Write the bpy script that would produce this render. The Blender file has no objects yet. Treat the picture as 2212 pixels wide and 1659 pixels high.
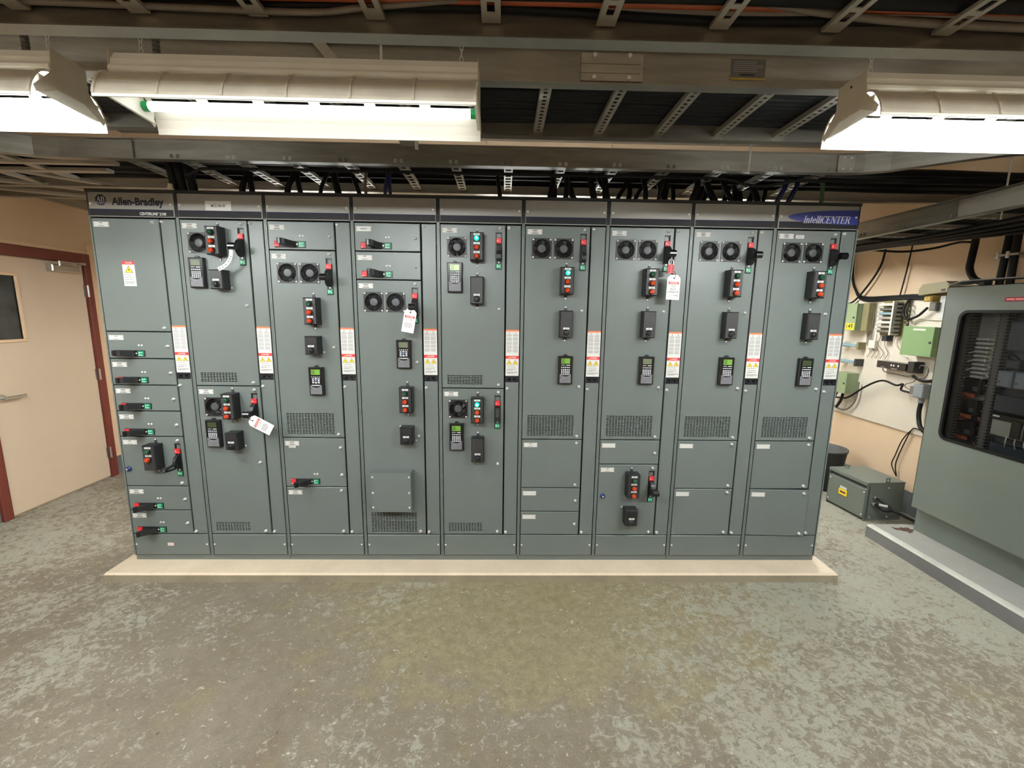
import bpy, bmesh, math, random
from mathutils import Matrix, Vector
random.seed(7)
sc = bpy.context.scene
COL = sc.collection
I = 0.0254

# ------------------------------------------------------------------ camera
def _cam():
    yaw, pit, rol = -0.022312, -0.163258, -0.013666
    ca, sa, cb, sb, cc, s_ = math.cos(yaw), math.sin(yaw), math.cos(pit), math.sin(pit), math.cos(rol), math.sin(rol)
    Rz = Matrix(((ca, -sa, 0), (sa, ca, 0), (0, 0, 1)))
    Rx = Matrix(((1, 0, 0), (0, cb, -sb), (0, sb, cb)))
    Ry = Matrix(((cc, 0, s_), (0, 1, 0), (-s_, 0, cc)))
    R = Rz @ Rx @ Ry
    M = Matrix((R.col[0], R.col[2], -R.col[1])).transposed().to_4x4()
    M.translation = Vector((2.4235, -2.7352, 1.6621))
    cd = bpy.data.cameras.new('camera'); cd.sensor_fit = 'HORIZONTAL'; cd.sensor_width = 36.0
    cd.lens = 36.0 * 949.151 / 2212.0; cd.clip_start = 0.02; cd.clip_end = 60
    co = bpy.data.objects.new('camera', cd); COL.objects.link(co); co.matrix_world = M
    sc.camera = co
_cam()
# ------------------------------------------------------------------ world, exposure
w = bpy.data.worlds.new('world'); sc.world = w; w.use_nodes = True
w.node_tree.nodes['Background'].inputs[0].default_value = (0.9, 0.93, 1, 1)
w.node_tree.nodes['Background'].inputs[1].default_value = 0.0
sc.view_settings.view_transform = 'Standard'
try: sc.view_settings.look = 'None'
except Exception: pass
sc.view_settings.gamma = 1.0
sc.view_settings.use_curve_mapping = False
sc.view_settings.exposure = 0.0
TUBE_POWER = 78.0      # emission strength of a lit fluorescent tube
TUBE_COL = (0.93, 0.985, 1.0)

# ------------------------------------------------------------------ materials
def lin(c):
    c = c / 255.0
    return c / 12.92 if c <= 0.04045 else ((c + 0.055) / 1.055) ** 2.4
def rgb(r, g, b): return (lin(r), lin(g), lin(b), 1.0)
class NT:
    def __init__(s, name):
        s.m = bpy.data.materials.new(name); s.m.use_nodes = True
        s.t = s.m.node_tree; s.n = s.t.nodes; s.b = s.n['Principled BSDF']
        s.tc = s.n.new('ShaderNodeTexCoord')
    def link(s, a, b): s.t.links.new(a, b)
    def val(s, sock, v):
        if isinstance(v, bpy.types.NodeSocket): s.link(v, sock)
        else: sock.default_value = v
    def map(s, scale=(1, 1, 1), src='Object'):
        n = s.n.new('ShaderNodeMapping'); s.link(s.tc.outputs[src], n.inputs[0]); n.inputs['Scale'].default_value = scale
        return n.outputs[0]
    def noise(s, scale, detail=4, rough=0.55, dist=0.0, vec=None):
        n = s.n.new('ShaderNodeTexNoise'); s.link(vec if vec is not None else s.tc.outputs['Object'], n.inputs['Vector'])
        n.inputs['Scale'].default_value = scale; n.inputs['Detail'].default_value = detail
        n.inputs['Roughness'].default_value = rough; n.inputs['Distortion'].default_value = dist
        return n.outputs['Fac']
    def ramp(s, fac, stops):
        n = s.n.new('ShaderNodeValToRGB'); s.link(fac, n.inputs[0]); e = n.color_ramp.elements
        while len(e) < len(stops): e.new(0.5)
        for el, (p, c) in zip(e, stops):
            el.position = p; el.color = c if len(c) == 4 else (*c, 1)
        return n.outputs[0]
    def step(s, fac, a, b):
        n = s.n.new('ShaderNodeMapRange'); n.interpolation_type = 'SMOOTHSTEP'; s.val(n.inputs[0], fac)
        n.inputs[1].default_value = a; n.inputs[2].default_value = b
        return n.outputs[0]
    def mix(s, fac, a, b, mode='MIX'):
        n = s.n.new('ShaderNodeMix'); n.data_type = 'RGBA'; n.blend_type = mode
        s.val(n.inputs[0], fac); s.val(n.inputs[6], a); s.val(n.inputs[7], b)
        return n.outputs[2]
    def math(s, op, a, b=0.0):
        n = s.n.new('ShaderNodeMath'); n.operation = op; s.val(n.inputs[0], a); s.val(n.inputs[1], b)
        return n.outputs[0]
    def sep(s, vec=None):
        n = s.n.new('ShaderNodeSeparateXYZ'); s.link(vec if vec is not None else s.tc.outputs['Object'], n.inputs[0]); return n.outputs
    def bump(s, h, strength=0.2, dist=0.01):
        n = s.n.new('ShaderNodeBump'); s.link(h, n.inputs['Height']); n.inputs['Strength'].default_value = strength
        n.inputs['Distance'].default_value = dist; s.link(n.outputs[0], s.b.inputs['Normal'])
    def set(s, **k):
        for a, v in k.items():
            s.val(s.b.inputs[{'color': 'Base Color', 'rough': 'Roughness', 'metal': 'Metallic', 'emit': 'Emission Color', 'estr': 'Emission Strength', 'spec': 'Specular IOR Level', 'coat': 'Coat Weight', 'trans': 'Transmission Weight', 'alpha': 'Alpha'}[a]], v)
        return s.m
def M_(name, c, rough=0.5, metal=0.0, var=0.06, scale=9.0, bump=0.0, bscale=300, spec=None, emit=None, estr=0):
    t = NT(name); c = rgb(*c)
    f = t.noise(scale, 5, 0.6)
    lo = tuple(x * (1 - var) for x in c[:3]) + (1,); hi = tuple(min(1, x * (1 + var)) for x in c[:3]) + (1,)
    t.set(color=t.ramp(f, [(0.3, lo), (0.7, hi)]), rough=rough, metal=metal)
    if spec is not None: t.set(spec=spec)
    if bump: t.bump(t.noise(bscale, 3), bump, 0.002)
    if emit is not None: t.set(emit=rgb(*emit), estr=estr)
    return t.m
def brushed(name, c, rough=0.42, metal=0.75, var=0.22):
    t = NT(name); c = rgb(*c)
    f = t.noise(3.0, 6, 0.65, 0.3, t.map((1, 1, 6))); g = t.noise(40, 3, 0.5, 0, t.map((0.05, 0.05, 1)))
    f = t.math('ADD', t.math('MULTIPLY', f, 0.75), t.math('MULTIPLY', g, 0.25))
    lo = tuple(x * (1 - var) for x in c[:3]) + (1,); hi = tuple(min(1, x * (1 + var)) for x in c[:3]) + (1,)
    t.set(color=t.ramp(f, [(0.35, lo), (0.65, hi)]), metal=metal, rough=t.math('ADD', t.math('MULTIPLY', f, 0.25), rough - 0.12))
    return t.m
MAT = {}
MAT['paint'] = M_('grey enamel', (99, 107, 105), 0.34, 0, 0.03, 3, 0.05, 400)
MAT['paint2'] = M_('grey enamel of side enclosure', (100, 107, 100), 0.42, 0, 0.04, 3, 0.05, 400)
MAT['taupe'] = M_('taupe header', (128, 124, 118), 0.36, 0.15, 0.03, 4)
MAT['trimlight'] = M_('pale edge trim', (150, 150, 144), 0.4, 0.3, 0.05)
MAT['navy'] = M_('navy print', (16, 15, 40), 0.55, 0, 0.05, spec=0.3)
MAT['blue'] = M_('blue print', (36, 44, 120), 0.4, 0, 0.05)
MAT['stripe'] = M_('black print', (20, 20, 25), 0.55, 0, 0.05, spec=0.3)
MAT['black'] = M_('black plastic', (26, 27, 30), 0.42, 0, 0.15, 30)
MAT['dark'] = M_('dark plastic', (42, 42, 44), 0.5, 0, 0.08, 30)
MAT['hub'] = M_('fan hub sticker', (66, 68, 72), 0.4, 0, 0.06, 30)
MAT['blackgloss'] = M_('black gloss plastic', (16, 17, 20), 0.22, 0, 0.1)
MAT['shadowgap'] = M_('black trim and gap shade', (22, 24, 24), 0.7, 0, 0.1)  # black top trim, and shade painted into the cabinet gaps
MAT['white'] = M_('white laminate', (206, 206, 202), 0.5, 0, 0.02)
MAT['tagwhite'] = M_('white card', (244, 242, 238), 0.55, 0, 0.02)
MAT['ink'] = M_('printed ink', (46, 46, 50), 0.6, 0, 0.1)
MAT['inkgrey'] = M_('grey fine print', (128, 128, 132), 0.6, 0, 0.1)
MAT['red'] = M_('red enamel', (206, 38, 48), 0.4, 0, 0.06)
MAT['maroon'] = M_('maroon sign', (128, 32, 48), 0.5, 0, 0.05)
MAT['redprint'] = M_('red print', (214, 48, 56), 0.5, 0, 0.05)
MAT['orangeprint'] = M_('orange print', (226, 120, 76), 0.5, 0, 0.05)
MAT['yellow'] = M_('yellow print', (238, 200, 40), 0.5, 0, 0.05)
MAT['green'] = M_('green flag plastic', (20, 120, 84), 0.4, 0, 0.06)
MAT['mint'] = M_('pale green print', (150, 214, 186), 0.5, 0, 0.05)
MAT['pink'] = M_('pale red print', (240, 150, 150), 0.5, 0, 0.05)
MAT['steel'] = M_('zinc screw', (216, 217, 214), 0.3, 0.25, 0.05)
MAT['chrome'] = M_('satin steel', (190, 188, 182), 0.3, 0.9, 0.06)
MAT['alu'] = brushed('galvanised tray metal', (150, 145, 135), 0.42, 0.85)
MAT['alu2'] = brushed('dull tray rung metal', (168, 162, 150), 0.45, 0.6)
MAT['lens_g'] = M_('green lens off', (6, 78, 46), 0.12, 0, 0.1, spec=0.8)
MAT['lens_o'] = M_('amber lens', (204, 62, 18), 0.12, 0, 0.15, spec=0.8)
for _k in ('lens_g', 'lens_o'):
    _n = MAT[_k].node_tree; _b = _n.nodes.new('ShaderNodeBump'); _t = _n.nodes.new('ShaderNodeTexVoronoi'); _t.inputs['Scale'].default_value = 190
    _c = _n.nodes.new('ShaderNodeTexCoord'); _n.links.new(_c.outputs['Object'], _t.inputs['Vector']); _n.links.new(_t.outputs['Distance'], _b.inputs['Height'])
    _b.inputs['Strength'].default_value = 0.9; _b.inputs['Distance'].default_value = 0.006; _n.links.new(_b.outputs[0], _n.nodes['Principled BSDF'].inputs['Normal'])
MAT['lens_on'] = M_('green lens lit', (20, 190, 140), 0.2, 0, 0.1, emit=(30, 235, 170), estr=2.4)
MAT['lens_core'] = M_('green lens lit core', (150, 255, 235), 0.2, 0, 0.05, emit=(150, 255, 240), estr=3.2)
MAT['lcd_on'] = M_('lit lcd', (96, 136, 58), 0.25, 0, 0.05, emit=(96, 142, 50), estr=0.35)
MAT['lcd_bright'] = M_('bright lcd', (160, 196, 128), 0.25, 0, 0.05, emit=(150, 200, 115), estr=0.45)
MAT['lcd_off'] = M_('dark lcd', (98, 106, 88), 0.25, 0, 0.05)
MAT['lcd_dim'] = M_('dim lcd', (52, 62, 40), 0.25, 0, 0.05)
MAT['key'] = M_('keypad key', (196, 198, 206), 0.5, 0, 0.05)
MAT['keyblue'] = M_('keypad blue key', (120, 150, 200), 0.5, 0, 0.05)
MAT['cover'] = M_('keypad grey cover', (104, 104, 110), 0.45, 0, 0.04)
MAT['navyknob'] = M_('blue push button', (30, 44, 96), 0.3, 0, 0.05)
MAT['beige'] = None
MAT['doorpaint'] = None
MAT['brown'] = M_('oxide brown frame paint', (104, 46, 36), 0.42, 0, 0.08, 6)
MAT['putty'] = M_('cream trim', (222, 190, 156), 0.5, 0, 0.05)
MAT['greybase'] = M_('grey skirting paint', (104, 108, 108), 0.5, 0, 0.08, 6)
MAT['board'] = None
MAT['greenbox'] = M_('sage green enclosure', (128, 142, 108), 0.4, 0, 0.04, 5)
MAT['greenbox2'] = M_('mid green enclosure', (110, 136, 92), 0.4, 0, 0.04, 5)
MAT['olive'] = M_('aged olive fitting', (128, 119, 86), 0.45, 0.1, 0.1, 12)
MAT['dirtyyellow'] = M_('dirty yellow plastic', (168, 140, 62), 0.6, 0, 0.2, 40)
MAT['cable'] = M_('black cable sheath', (11, 11, 12), 0.6, 0, 0.2, 20, spec=0.25)
MAT['cableblue'] = M_('dark blue cable sheath', (22, 30, 74), 0.45, 0, 0.1, 20)
MAT['cablegreen'] = M_('green cable sheath', (38, 66, 48), 0.5, 0, 0.1, 20)
MAT['cablegrey'] = M_('grey cable sheath', (112, 104, 92), 0.55, 0, 0.15, 20)
MAT['cableorange'] = M_('orange conduit', (158, 78, 42), 0.5, 0, 0.15, 10)
MAT['cablewhite'] = M_('white cable', (206, 198, 182), 0.5, 0, 0.1, 20)
MAT['copper'] = M_('orange wire', (168, 78, 44), 0.5, 0, 0.2, 40)
MAT['fixture'] = M_('white fixture enamel', (236, 232, 222), 0.38, 0, 0.05, 6)
MAT['fixture_back'] = M_('dusty fixture enamel', (196, 186, 168), 0.5, 0, 0.12, 8)
MAT['endcap'] = M_('green tube end', (18, 150, 80), 0.4, 0, 0.05)
MAT['rubber'] = M_('dark bin plastic', (62, 62, 62), 0.6, 0, 0.1, 14)
MAT['blueterm'] = M_('pale blue terminal', (124, 150, 160), 0.5, 0, 0.08, 30)
MAT['cream'] = M_('cream plastic', (214, 208, 190), 0.5, 0, 0.06, 20)
MAT['duct'] = M_('grey wiring duct', (92, 88, 82), 0.6, 0, 0.1, 20)
MAT['panelgrey'] = M_('dark inner panel', (50, 56, 61), 0.5, 0, 0.06, 10)
MAT['modgrey'] = M_('grey module', (118, 122, 126), 0.45, 0, 0.06, 10)
MAT['modbeige'] = M_('warm grey module', (150, 146, 136), 0.45, 0, 0.06, 10)
def tube_mat(k=1.0):
    t = NT('lit fluorescent tube'); f = t.noise(2, 2)
    t.set(color=(0.9, 0.9, 0.88, 1), emit=t.ramp(f, [(0, (TUBE_COL[0], TUBE_COL[1], TUBE_COL[2] * 0.98)), (1, TUBE_COL)]), estr=TUBE_POWER * k, rough=0.3)
    return t.m
MAT['tube'] = tube_mat(); MAT['tube_dim'] = tube_mat(.045); MAT['tube_back'] = tube_mat(2.4); MAT['tube_aisle'] = tube_mat(2.1)
def wall_mat(name, c, c2):
    t = NT(name); a = t.noise(1.2, 5, 0.6); b = t.noise(14, 5, 0.7)
    col = t.ramp(a, [(0.3, rgb(*c)), (0.75, rgb(*c2))])
    col = t.mix(t.math('MULTIPLY', t.step(b, 0.66, 0.74), 0.22), col, rgb(150, 122, 96))
    t.set(color=col, rough=0.55); t.bump(t.noise(90, 3), 0.08, 0.003); return t.m
MAT['beige'] = wall_mat('beige wall paint', (220, 193, 161), (208, 182, 152))
MAT['doorpaint'] = wall_mat('beige door paint', (208, 187, 163), (200, 179, 156))
MAT['board'] = wall_mat('off-white backboard paint', (216, 206, 190), (200, 190, 174))
def ceiling_mat():
    t = NT('dusty ceiling paint'); t.set(color=t.ramp(t.noise(2, 5), [(0.3, rgb(112, 104, 92)), (0.7, rgb(128, 118, 104))]), rough=0.85); return t.m
MAT['ceil'] = ceiling_mat()
def concrete(name, a, b, sp=(104, 94, 82)):
    t = NT(name); f = t.noise(4, 6, 0.65); g = t.noise(70, 4, 0.7); h = t.noise(26, 5, 0.7)
    c = t.ramp(f, [(0.3, rgb(*a)), (0.7, rgb(*b))])
    c = t.mix(t.math('MULTIPLY', t.step(g, 0.60, 0.70), 0.5), c, rgb(*sp))
    c = t.mix(t.math('MULTIPLY', t.step(h, 0.62, 0.72), 0.3), c, rgb(*sp))
    t.set(color=c, rough=0.75); t.bump(t.math('ADD', g, h), 0.25, 0.004); return t.m
MAT['padtop'] = concrete('pale trowelled concrete', (204, 188, 164), (222, 204, 180), (160, 146, 124))
MAT['padside'] = concrete('rough concrete edge', (126, 118, 100), (150, 142, 122), (92, 84, 70))
MAT['curb'] = concrete('grey painted kerb', (134, 132, 126), (146, 144, 138), (116, 112, 104))
MAT['curbside'] = concrete('darker grey kerb side', (104, 104, 104), (116, 116, 114), (94, 92, 90))  # kerb sides, a darker grey than the top
MAT['curbworn'] = concrete('worn pale kerb edge', (196, 194, 184), (172, 170, 162), (140, 138, 130))
def floor_mat():
    t = NT('worn painted concrete floor')
    s = t.sep(); X, Y = s[0], s[1]
    big = t.noise(0.8, 4, 0.6, 0.4); mid = t.noise(3.2, 6, 0.65, 0.6); fine = t.noise(24, 9, 0.72, 0.7)
    f2 = t.noise(44, 6, 0.75, 0.5); grit = t.noise(150, 3, 0.6); sp = t.noise(26, 4, 0.6, 0.4); mott = t.noise(22, 8, 0.75, 0.4)
    brown = t.ramp(mid, [(0.25, rgb(122, 111, 96)), (0.55, rgb(137, 127, 111)), (0.8, rgb(152, 142, 126))])
    # olive sealer area in front of the plinth
    dx = t.math('MULTIPLY', t.math('SUBTRACT', X, 2.75), 0.55); dy = t.math('MULTIPLY', t.math('ADD', Y, 0.30), 0.95)
    d = t.math('SQRT', t.math('ADD', t.math('MULTIPLY', dx, dx), t.math('MULTIPLY', dy, dy)))
    d = t.math('ADD', d, t.math('MULTIPLY', t.math('SUBTRACT', mid, 0.5), 1.2))
    om = t.math('SUBTRACT', 1.0, t.step(d, 0.50, 0.95))
    olive = t.ramp(mott, [(0.3, rgb(142, 131, 102)), (0.7, rgb(168, 157, 126))])
    base = t.mix(t.math('MULTIPLY', om, 0.85), brown, olive)
    rust = t.math('MULTIPLY', t.step(t.noise(1.7, 5, 0.6, 0.8), 0.60, 0.72), 0.32)
    base = t.mix(rust, base, rgb(132, 108, 84))
    ol2 = t.math('MULTIPLY', t.step(t.noise(2.3, 5, 0.62, 0.5), 0.57, 0.68), 0.40)
    base = t.mix(ol2, base, rgb(142, 130, 94))
    # trodden-in grime with its own blotchy shape
    base = t.mix(1.0, base, t.ramp(mott, [(0.30, (0.82, 0.82, 0.82)), (0.52, (0.98, 0.98, 0.98)), (0.72, (1.08, 1.08, 1.08))]), 'MULTIPLY')
    # remains of pale grey-green paint, more to the right and the far left
    cov = t.math('MULTIPLY', t.math('SUBTRACT', X, 2.6), 0.035)
    cl = t.math('MULTIPLY', t.step(t.math('SUBTRACT', 0.9, X), 0.0, 2.2), 0.055)
    cn = t.math('MULTIPLY', t.step(t.math('SUBTRACT', -0.9, Y), 0.0, 0.9), 0.022)
    cov = t.math('ADD', t.math('ADD', t.math('MAXIMUM', cov, -0.005), cl), cn)
    cov = t.math('SUBTRACT', cov, t.math('MULTIPLY', om, 0.05))
    m = t.math('ADD', t.math('ADD', t.math('MULTIPLY', fine, 0.66), t.math('MULTIPLY', big, 0.44)), cov)
    m = t.math('ADD', m, t.math('MULTIPLY', t.math('SUBTRACT', f2, 0.5), 0.20))
    pm = t.step(m, 0.570, 0.655)
    paint = t.ramp(t.noise(5, 5), [(0.3, rgb(172, 167, 150)), (0.6, rgb(176, 175, 160)), (0.85, rgb(166, 171, 159))])
    col = t.mix(t.math('MULTIPLY', pm, 0.78), base, paint)
    spk = t.step(sp, 0.665, 0.70)
    col = t.mix(t.math('MULTIPLY', spk, 0.75), col, rgb(208, 202, 186))
    col = t.mix(t.math('MULTIPLY', t.step(t.noise(60, 2, 0.5), 0.70, 0.74), 0.6), col, rgb(214, 208, 194))
    col = t.mix(t.math('MULTIPLY', t.step(t.noise(37.3, 2, 0.5), 0.735, 0.76), 0.6), col, rgb(70, 62, 52))
    col = t.mix(0.5, col, t.mix(1.0, col, t.ramp(grit, [(0.3, (0.5, 0.5, 0.5)), (0.7, (1.1, 1.1, 1.1))]), 'MULTIPLY'))
    col = t.mix(1.0, col, (0.84, 0.84, 0.84, 1), 'MULTIPLY')
    t.set(color=col, rough=t.math('ADD', t.math('MULTIPLY', pm, -0.08), 0.62), spec=0.35)
    t.bump(t.math('ADD', t.math('MULTIPLY', pm, 0.6), t.math('MULTIPLY', grit, 0.4)), 0.18, 0.003)
    return t.m
MAT['floor'] = floor_mat()
def glass_mat():
    m = bpy.data.materials.new('window glazing'); m.use_nodes = True; t = m.node_tree; n = t.nodes
    for x in list(n): n.remove(x)
    o = n.new('ShaderNodeOutputMaterial'); a = n.new('ShaderNodeBsdfTransparent'); a.inputs[0].default_value = (0.72, 0.75, 0.77, 1)
    g = n.new('ShaderNodeBsdfGlossy'); g.inputs['Roughness'].default_value = 0.06; g.inputs[0].default_value = (0.8, 0.85, 0.95, 1)
    fr = n.new('ShaderNodeFresnel'); fr.inputs[0].default_value = 1.22; mx = n.new('ShaderNodeMixShader')
    t.links.new(fr.outputs[0], mx.inputs[0]); t.links.new(a.outputs[0], mx.inputs[1]); t.links.new(g.outputs[0], mx.inputs[2]); t.links.new(mx.outputs[0], o.inputs[0])
    return m
MAT['glass'] = glass_mat()
MAT['leaf'] = M_('dead leaf brown', (78, 56, 42), 0.8, 0, 0.2, 60)
MAT['darkglass'] = M_('dark wired glass', (34, 42, 44), 0.12, 0, 0.3, 8)

# ------------------------------------------------------------------ mesh helpers
def smooth_pts(p, n=5):
    p = [Vector(a) for a in p]
    if len(p) < 3: return p
    q = [p[0] * 2 - p[1]] + p + [p[-1] * 2 - p[-2]]; out = []
    for i in range(1, len(q) - 2):
        for k in range(n):
            t = k / n; a, b, c, d = q[i - 1], q[i], q[i + 1], q[i + 2]
            out.append(0.5 * ((2 * b) + (c - a) * t + (2 * a - 5 * b + 4 * c - d) * t * t + (3 * b - a - 3 * c + d) * t ** 3))
    out.append(p[-1]); return out
class MB:
    def __init__(s): s.v = []; s.f = []; s.mi = []; s.sm = []; s.mats = []
    def mx(s, m):
        if m not in s.mats: s.mats.append(m)
        return s.mats.index(m)
    def add(s, vs, fs, m, smooth=False):
        o = len(s.v); s.v += [tuple(x) for x in vs]; k = s.mx(m)
        for f in fs: s.f.append(tuple(o + i for i in f)); s.mi.append(k); s.sm.append(smooth)
        return s
    def box(s, x0, x1, y0, y1, z0, z1, m):
        v = [(x, y, z) for z in (z0, z1) for y in (y0, y1) for x in (x0, x1)]
        return s.add(v, [(0, 2, 3, 1), (4, 5, 7, 6), (0, 1, 5, 4), (2, 6, 7, 3), (0, 4, 6, 2), (1, 3, 7, 5)], m)
    def cbox(s, x0, x1, y0, y1, z0, z1, c, m, cf=None, mf=None):
        """box whose front (y0) edges are chamfered by c (inset) over cf (depth)"""
        cf = c if cf is None else cf
        def r(i, y): return [(x0 + i, y, z0 + i), (x1 - i, y, z0 + i), (x1 - i, y, z1 - i), (x0 + i, y, z1 - i)]
        v = r(0, y1) + r(0, y0 + cf) + r(c, y0); fs = [(3, 2, 1, 0)]
        for a in (0, 4):
            for i in range(4): j = (i + 1) % 4; fs.append((a + i, a + j, a + 4 + j, a + 4 + i))
        s.add(v, fs, m); o = len(s.v) - 4
        s.f.append((o, o + 1, o + 2, o + 3)); s.mi.append(s.mx(mf or m)); s.sm.append(False)
        return s
    def cyl(s, p0, p1, r, m, n=12, r2=None, smooth=True, cap=True):
        p0, p1 = Vector(p0), Vector(p1); r2 = r if r2 is None else r2
        d = (p1 - p0).normalized(); u = d.orthogonal().normalized(); w_ = d.cross(u)
        v = []
        for p, q in ((p0, r), (p1, r2)):
            for i in range(n): a = 2 * math.pi * i / n; v.append(p + (u * math.cos(a) + w_ * math.sin(a)) * q)
        s.add(v, [(i, (i + 1) % n, n + (i + 1) % n, n + i) for i in range(n)], m, smooth)
        if cap: s.add(v, [tuple(range(n - 1, -1, -1)), tuple(range(n, 2 * n))], m)
        return s
    def tube(s, pts, r, m, n=6, cap=True):
        pts = [Vector(p) for p in pts]; N = len(pts); v = []; u = None
        for i, p in enumerate(pts):
            d = (pts[min(i + 1, N - 1)] - pts[max(i - 1, 0)]).normalized()
            if u is None: u = d.orthogonal().normalized()
            u = (u - d * u.dot(d)).normalized(); w_ = d.cross(u)
            for k in range(n): a = 2 * math.pi * k / n; v.append(p + (u * math.cos(a) + w_ * math.sin(a)) * r)
        fs = [(i * n + k, i * n + (k + 1) % n, (i + 1) * n + (k + 1) % n, (i + 1) * n + k) for i in range(N - 1) for k in range(n)]
        s.add(v, fs, m, True)
        if cap: s.add(v, [tuple(range(n - 1, -1, -1)), tuple((N - 1) * n + k for k in range(n))], m)
        return s
    def prism(s, poly, fn, w0, w1, m):
        """polygon (u,v) extruded from w0 to w1; fn(u,v,w)->xyz"""
        n = len(poly); v = [fn(a, b, w0) for a, b in poly] + [fn(a, b, w1) for a, b in poly]
        return s.add(v, [tuple(range(n)), tuple(range(2 * n - 1, n - 1, -1))] + [((i + 1) % n, i, n + i, n + (i + 1) % n) for i in range(n)], m)
    def lathe(s, prof, m, n=20, smooth=True, fn=lambda r, a, h: (r * math.cos(a), r * math.sin(a), h), flat=False):
        v = [fn(r, 2 * math.pi * k / n, h) for r, h in prof for k in range(n)]
        fs = [(i * n + k, i * n + (k + 1) % n, (i + 1) * n + (k + 1) % n, (i + 1) * n + k) for i in range(len(prof) - 1) for k in range(n)]
        return s.add(v, fs, m, smooth)
    def quad(s, x0, x1, z0, z1, y, m):   # flat print facing -y
        return s.add([(x0, y, z0), (x1, y, z0), (x1, y, z1), (x0, y, z1)], [(0, 1, 2, 3)], m)
    def plate(s, x0, x1, z0, z1, y0, y1, holes, m, ch=0.0026):
        """sheet facing -y at y0, going back to y1, with rectangular holes; chamfered rim"""
        a0, a1, b0, b1 = x0 + ch, x1 - ch, z0 + ch, z1 - ch
        xs = sorted({a0, a1, *[h[0] for h in holes], *[h[1] for h in holes]}); zs = sorted({b0, b1, *[h[2] for h in holes], *[h[3] for h in holes]})
        idx = {}; vs = []; fs = []
        def V(x, y, z):
            k = (round(x, 6), round(y, 6), round(z, 6))
            if k not in idx: idx[k] = len(vs); vs.append((x, y, z))
            return idx[k]
        hs = {}
        ix = {x: i for i, x in enumerate(xs)}; iz = {z: i for i, z in enumerate(zs)}
        hole = set()
        for h in holes:
            for i in range(ix[h[0]], ix[h[1]]):
                for j in range(iz[h[2]], iz[h[3]]): hole.add((i, j))
        # merge runs of solid cells per row
        for j in range(len(zs) - 1):
            i = 0
            while i < len(xs) - 1:
                if (i, j) in hole: i += 1; continue
                k = i
                while k < len(xs) - 1 and (k, j) not in hole: k += 1
                fs.append((V(xs[i], y0, zs[j]), V(xs[k], y0, zs[j]), V(xs[k], y0, zs[j + 1]), V(xs[i], y0, zs[j + 1]))); i = k
        yh = min(y0 + 0.004, y1)
        for h in holes:
            c = [(h[0], h[2]), (h[1], h[2]), (h[1], h[3]), (h[0], h[3])]
            for i in range(4):
                p, q = c[i], c[(i + 1) % 4]
                fs.append((V(p[0], y0, p[1]), V(p[0], yh, p[1]), V(q[0], yh, q[1]), V(q[0], y0, q[1])))
        c = [(x0, z0), (x1, z0), (x1, z1), (x0, z1)]; d = [(a0, b0), (a1, b0), (a1, b1), (a0, b1)]
        for i in range(4):
            j = (i + 1) % 4
            fs.append((V(d[j][0], y0, d[j][1]), V(d[i][0], y0, d[i][1]), V(c[i][0], y0 + ch, c[i][1]), V(c[j][0], y0 + ch, c[j][1])))
            fs.append((V(c[j][0], y0 + ch, c[j][1]), V(c[i][0], y0 + ch, c[i][1]), V(c[i][0], y1, c[i][1]), V(c[j][0], y1, c[j][1])))
        return s.add(vs, fs, m)
    def xf(s, mat):
        s.v = [tuple(mat @ Vector(p)) for p in s.v]; return s
    def join(s, o, mat=None):
        off = len(s.v); s.v += [tuple(mat @ Vector(p)) if mat else p for p in o.v]
        for f, mi, sm in zip(o.f, o.mi, o.sm): s.f.append(tuple(off + i for i in f)); s.mi.append(s.mx(o.mats[mi])); s.sm.append(sm)
        return s
    def mesh(s, name):
        me = bpy.data.meshes.new(name); me.from_pydata(s.v, [], s.f)
        for k in s.mats: me.materials.append(MAT[k])
        me.polygons.foreach_set('material_index', s.mi); me.polygons.foreach_set('use_smooth', s.sm)
        me.validate(); me.update(); return me
    def build(s, name, parent=None, loc=(0, 0, 0), rz=0.0):
        return put(name, s.mesh(name), parent, loc, rz)
def put(name, me, parent=None, loc=(0, 0, 0), rz=0.0):
    o = bpy.data.objects.new(name, me); COL.objects.link(o); o.parent = parent; o.location = loc; o.rotation_euler = (0, 0, rz)
    return o
def tag(o, label, cat, group=None):
    o['label'] = label; o['category'] = cat
    if group: o['group'] = group
    return o
def thing(name, label, cat, loc=(0, 0, 0), rz=0.0, group=None):
    return tag(put(name, None, None, loc, rz), label, cat, group)
def struct(o): o['kind'] = 'structure'; return o
def stuff(o): o['kind'] = 'stuff'; return o
def lab(o, t): o['label'] = t; return o
_cache = {}
def shared(key, fn):
    if key not in _cache: _cache[key] = fn()
    return _cache[key]
# text as flat mesh in x-z facing -y
def text(s, size, m, align='CENTER', sx=1.0, bold=0.0, shear=0.0, y=0.0, at=(0, 0), fit=None):
    key = ('txt', s, align, bold, shear)
    def mk():
        c = bpy.data.curves.new('t', 'FONT'); c.body = s; c.size = 1.0; c.align_x = align; c.align_y = 'CENTER'; c.offset = bold; c.shear = shear
        c.resolution_u = 3
        o = bpy.data.objects.new('t', c); COL.objects.link(o)
        dg = bpy.context.evaluated_depsgraph_get(); me = bpy.data.meshes.new_from_object(o.evaluated_get(dg))
        r = ([tuple(v.co) for v in me.vertices], [tuple(p.vertices) for p in me.polygons])
        bpy.data.objects.remove(o); bpy.data.curves.remove(c); bpy.data.meshes.remove(me); return r
    v, f = shared(key, mk)
    if fit: sx = fit / (max(p[0] for p in v) - min(p[0] for p in v)) / size
    b = MB(); b.add([(at[0] + p[0] * size * sx, y, at[1] + p[1] * size) for p in v], f, m); return b
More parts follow.
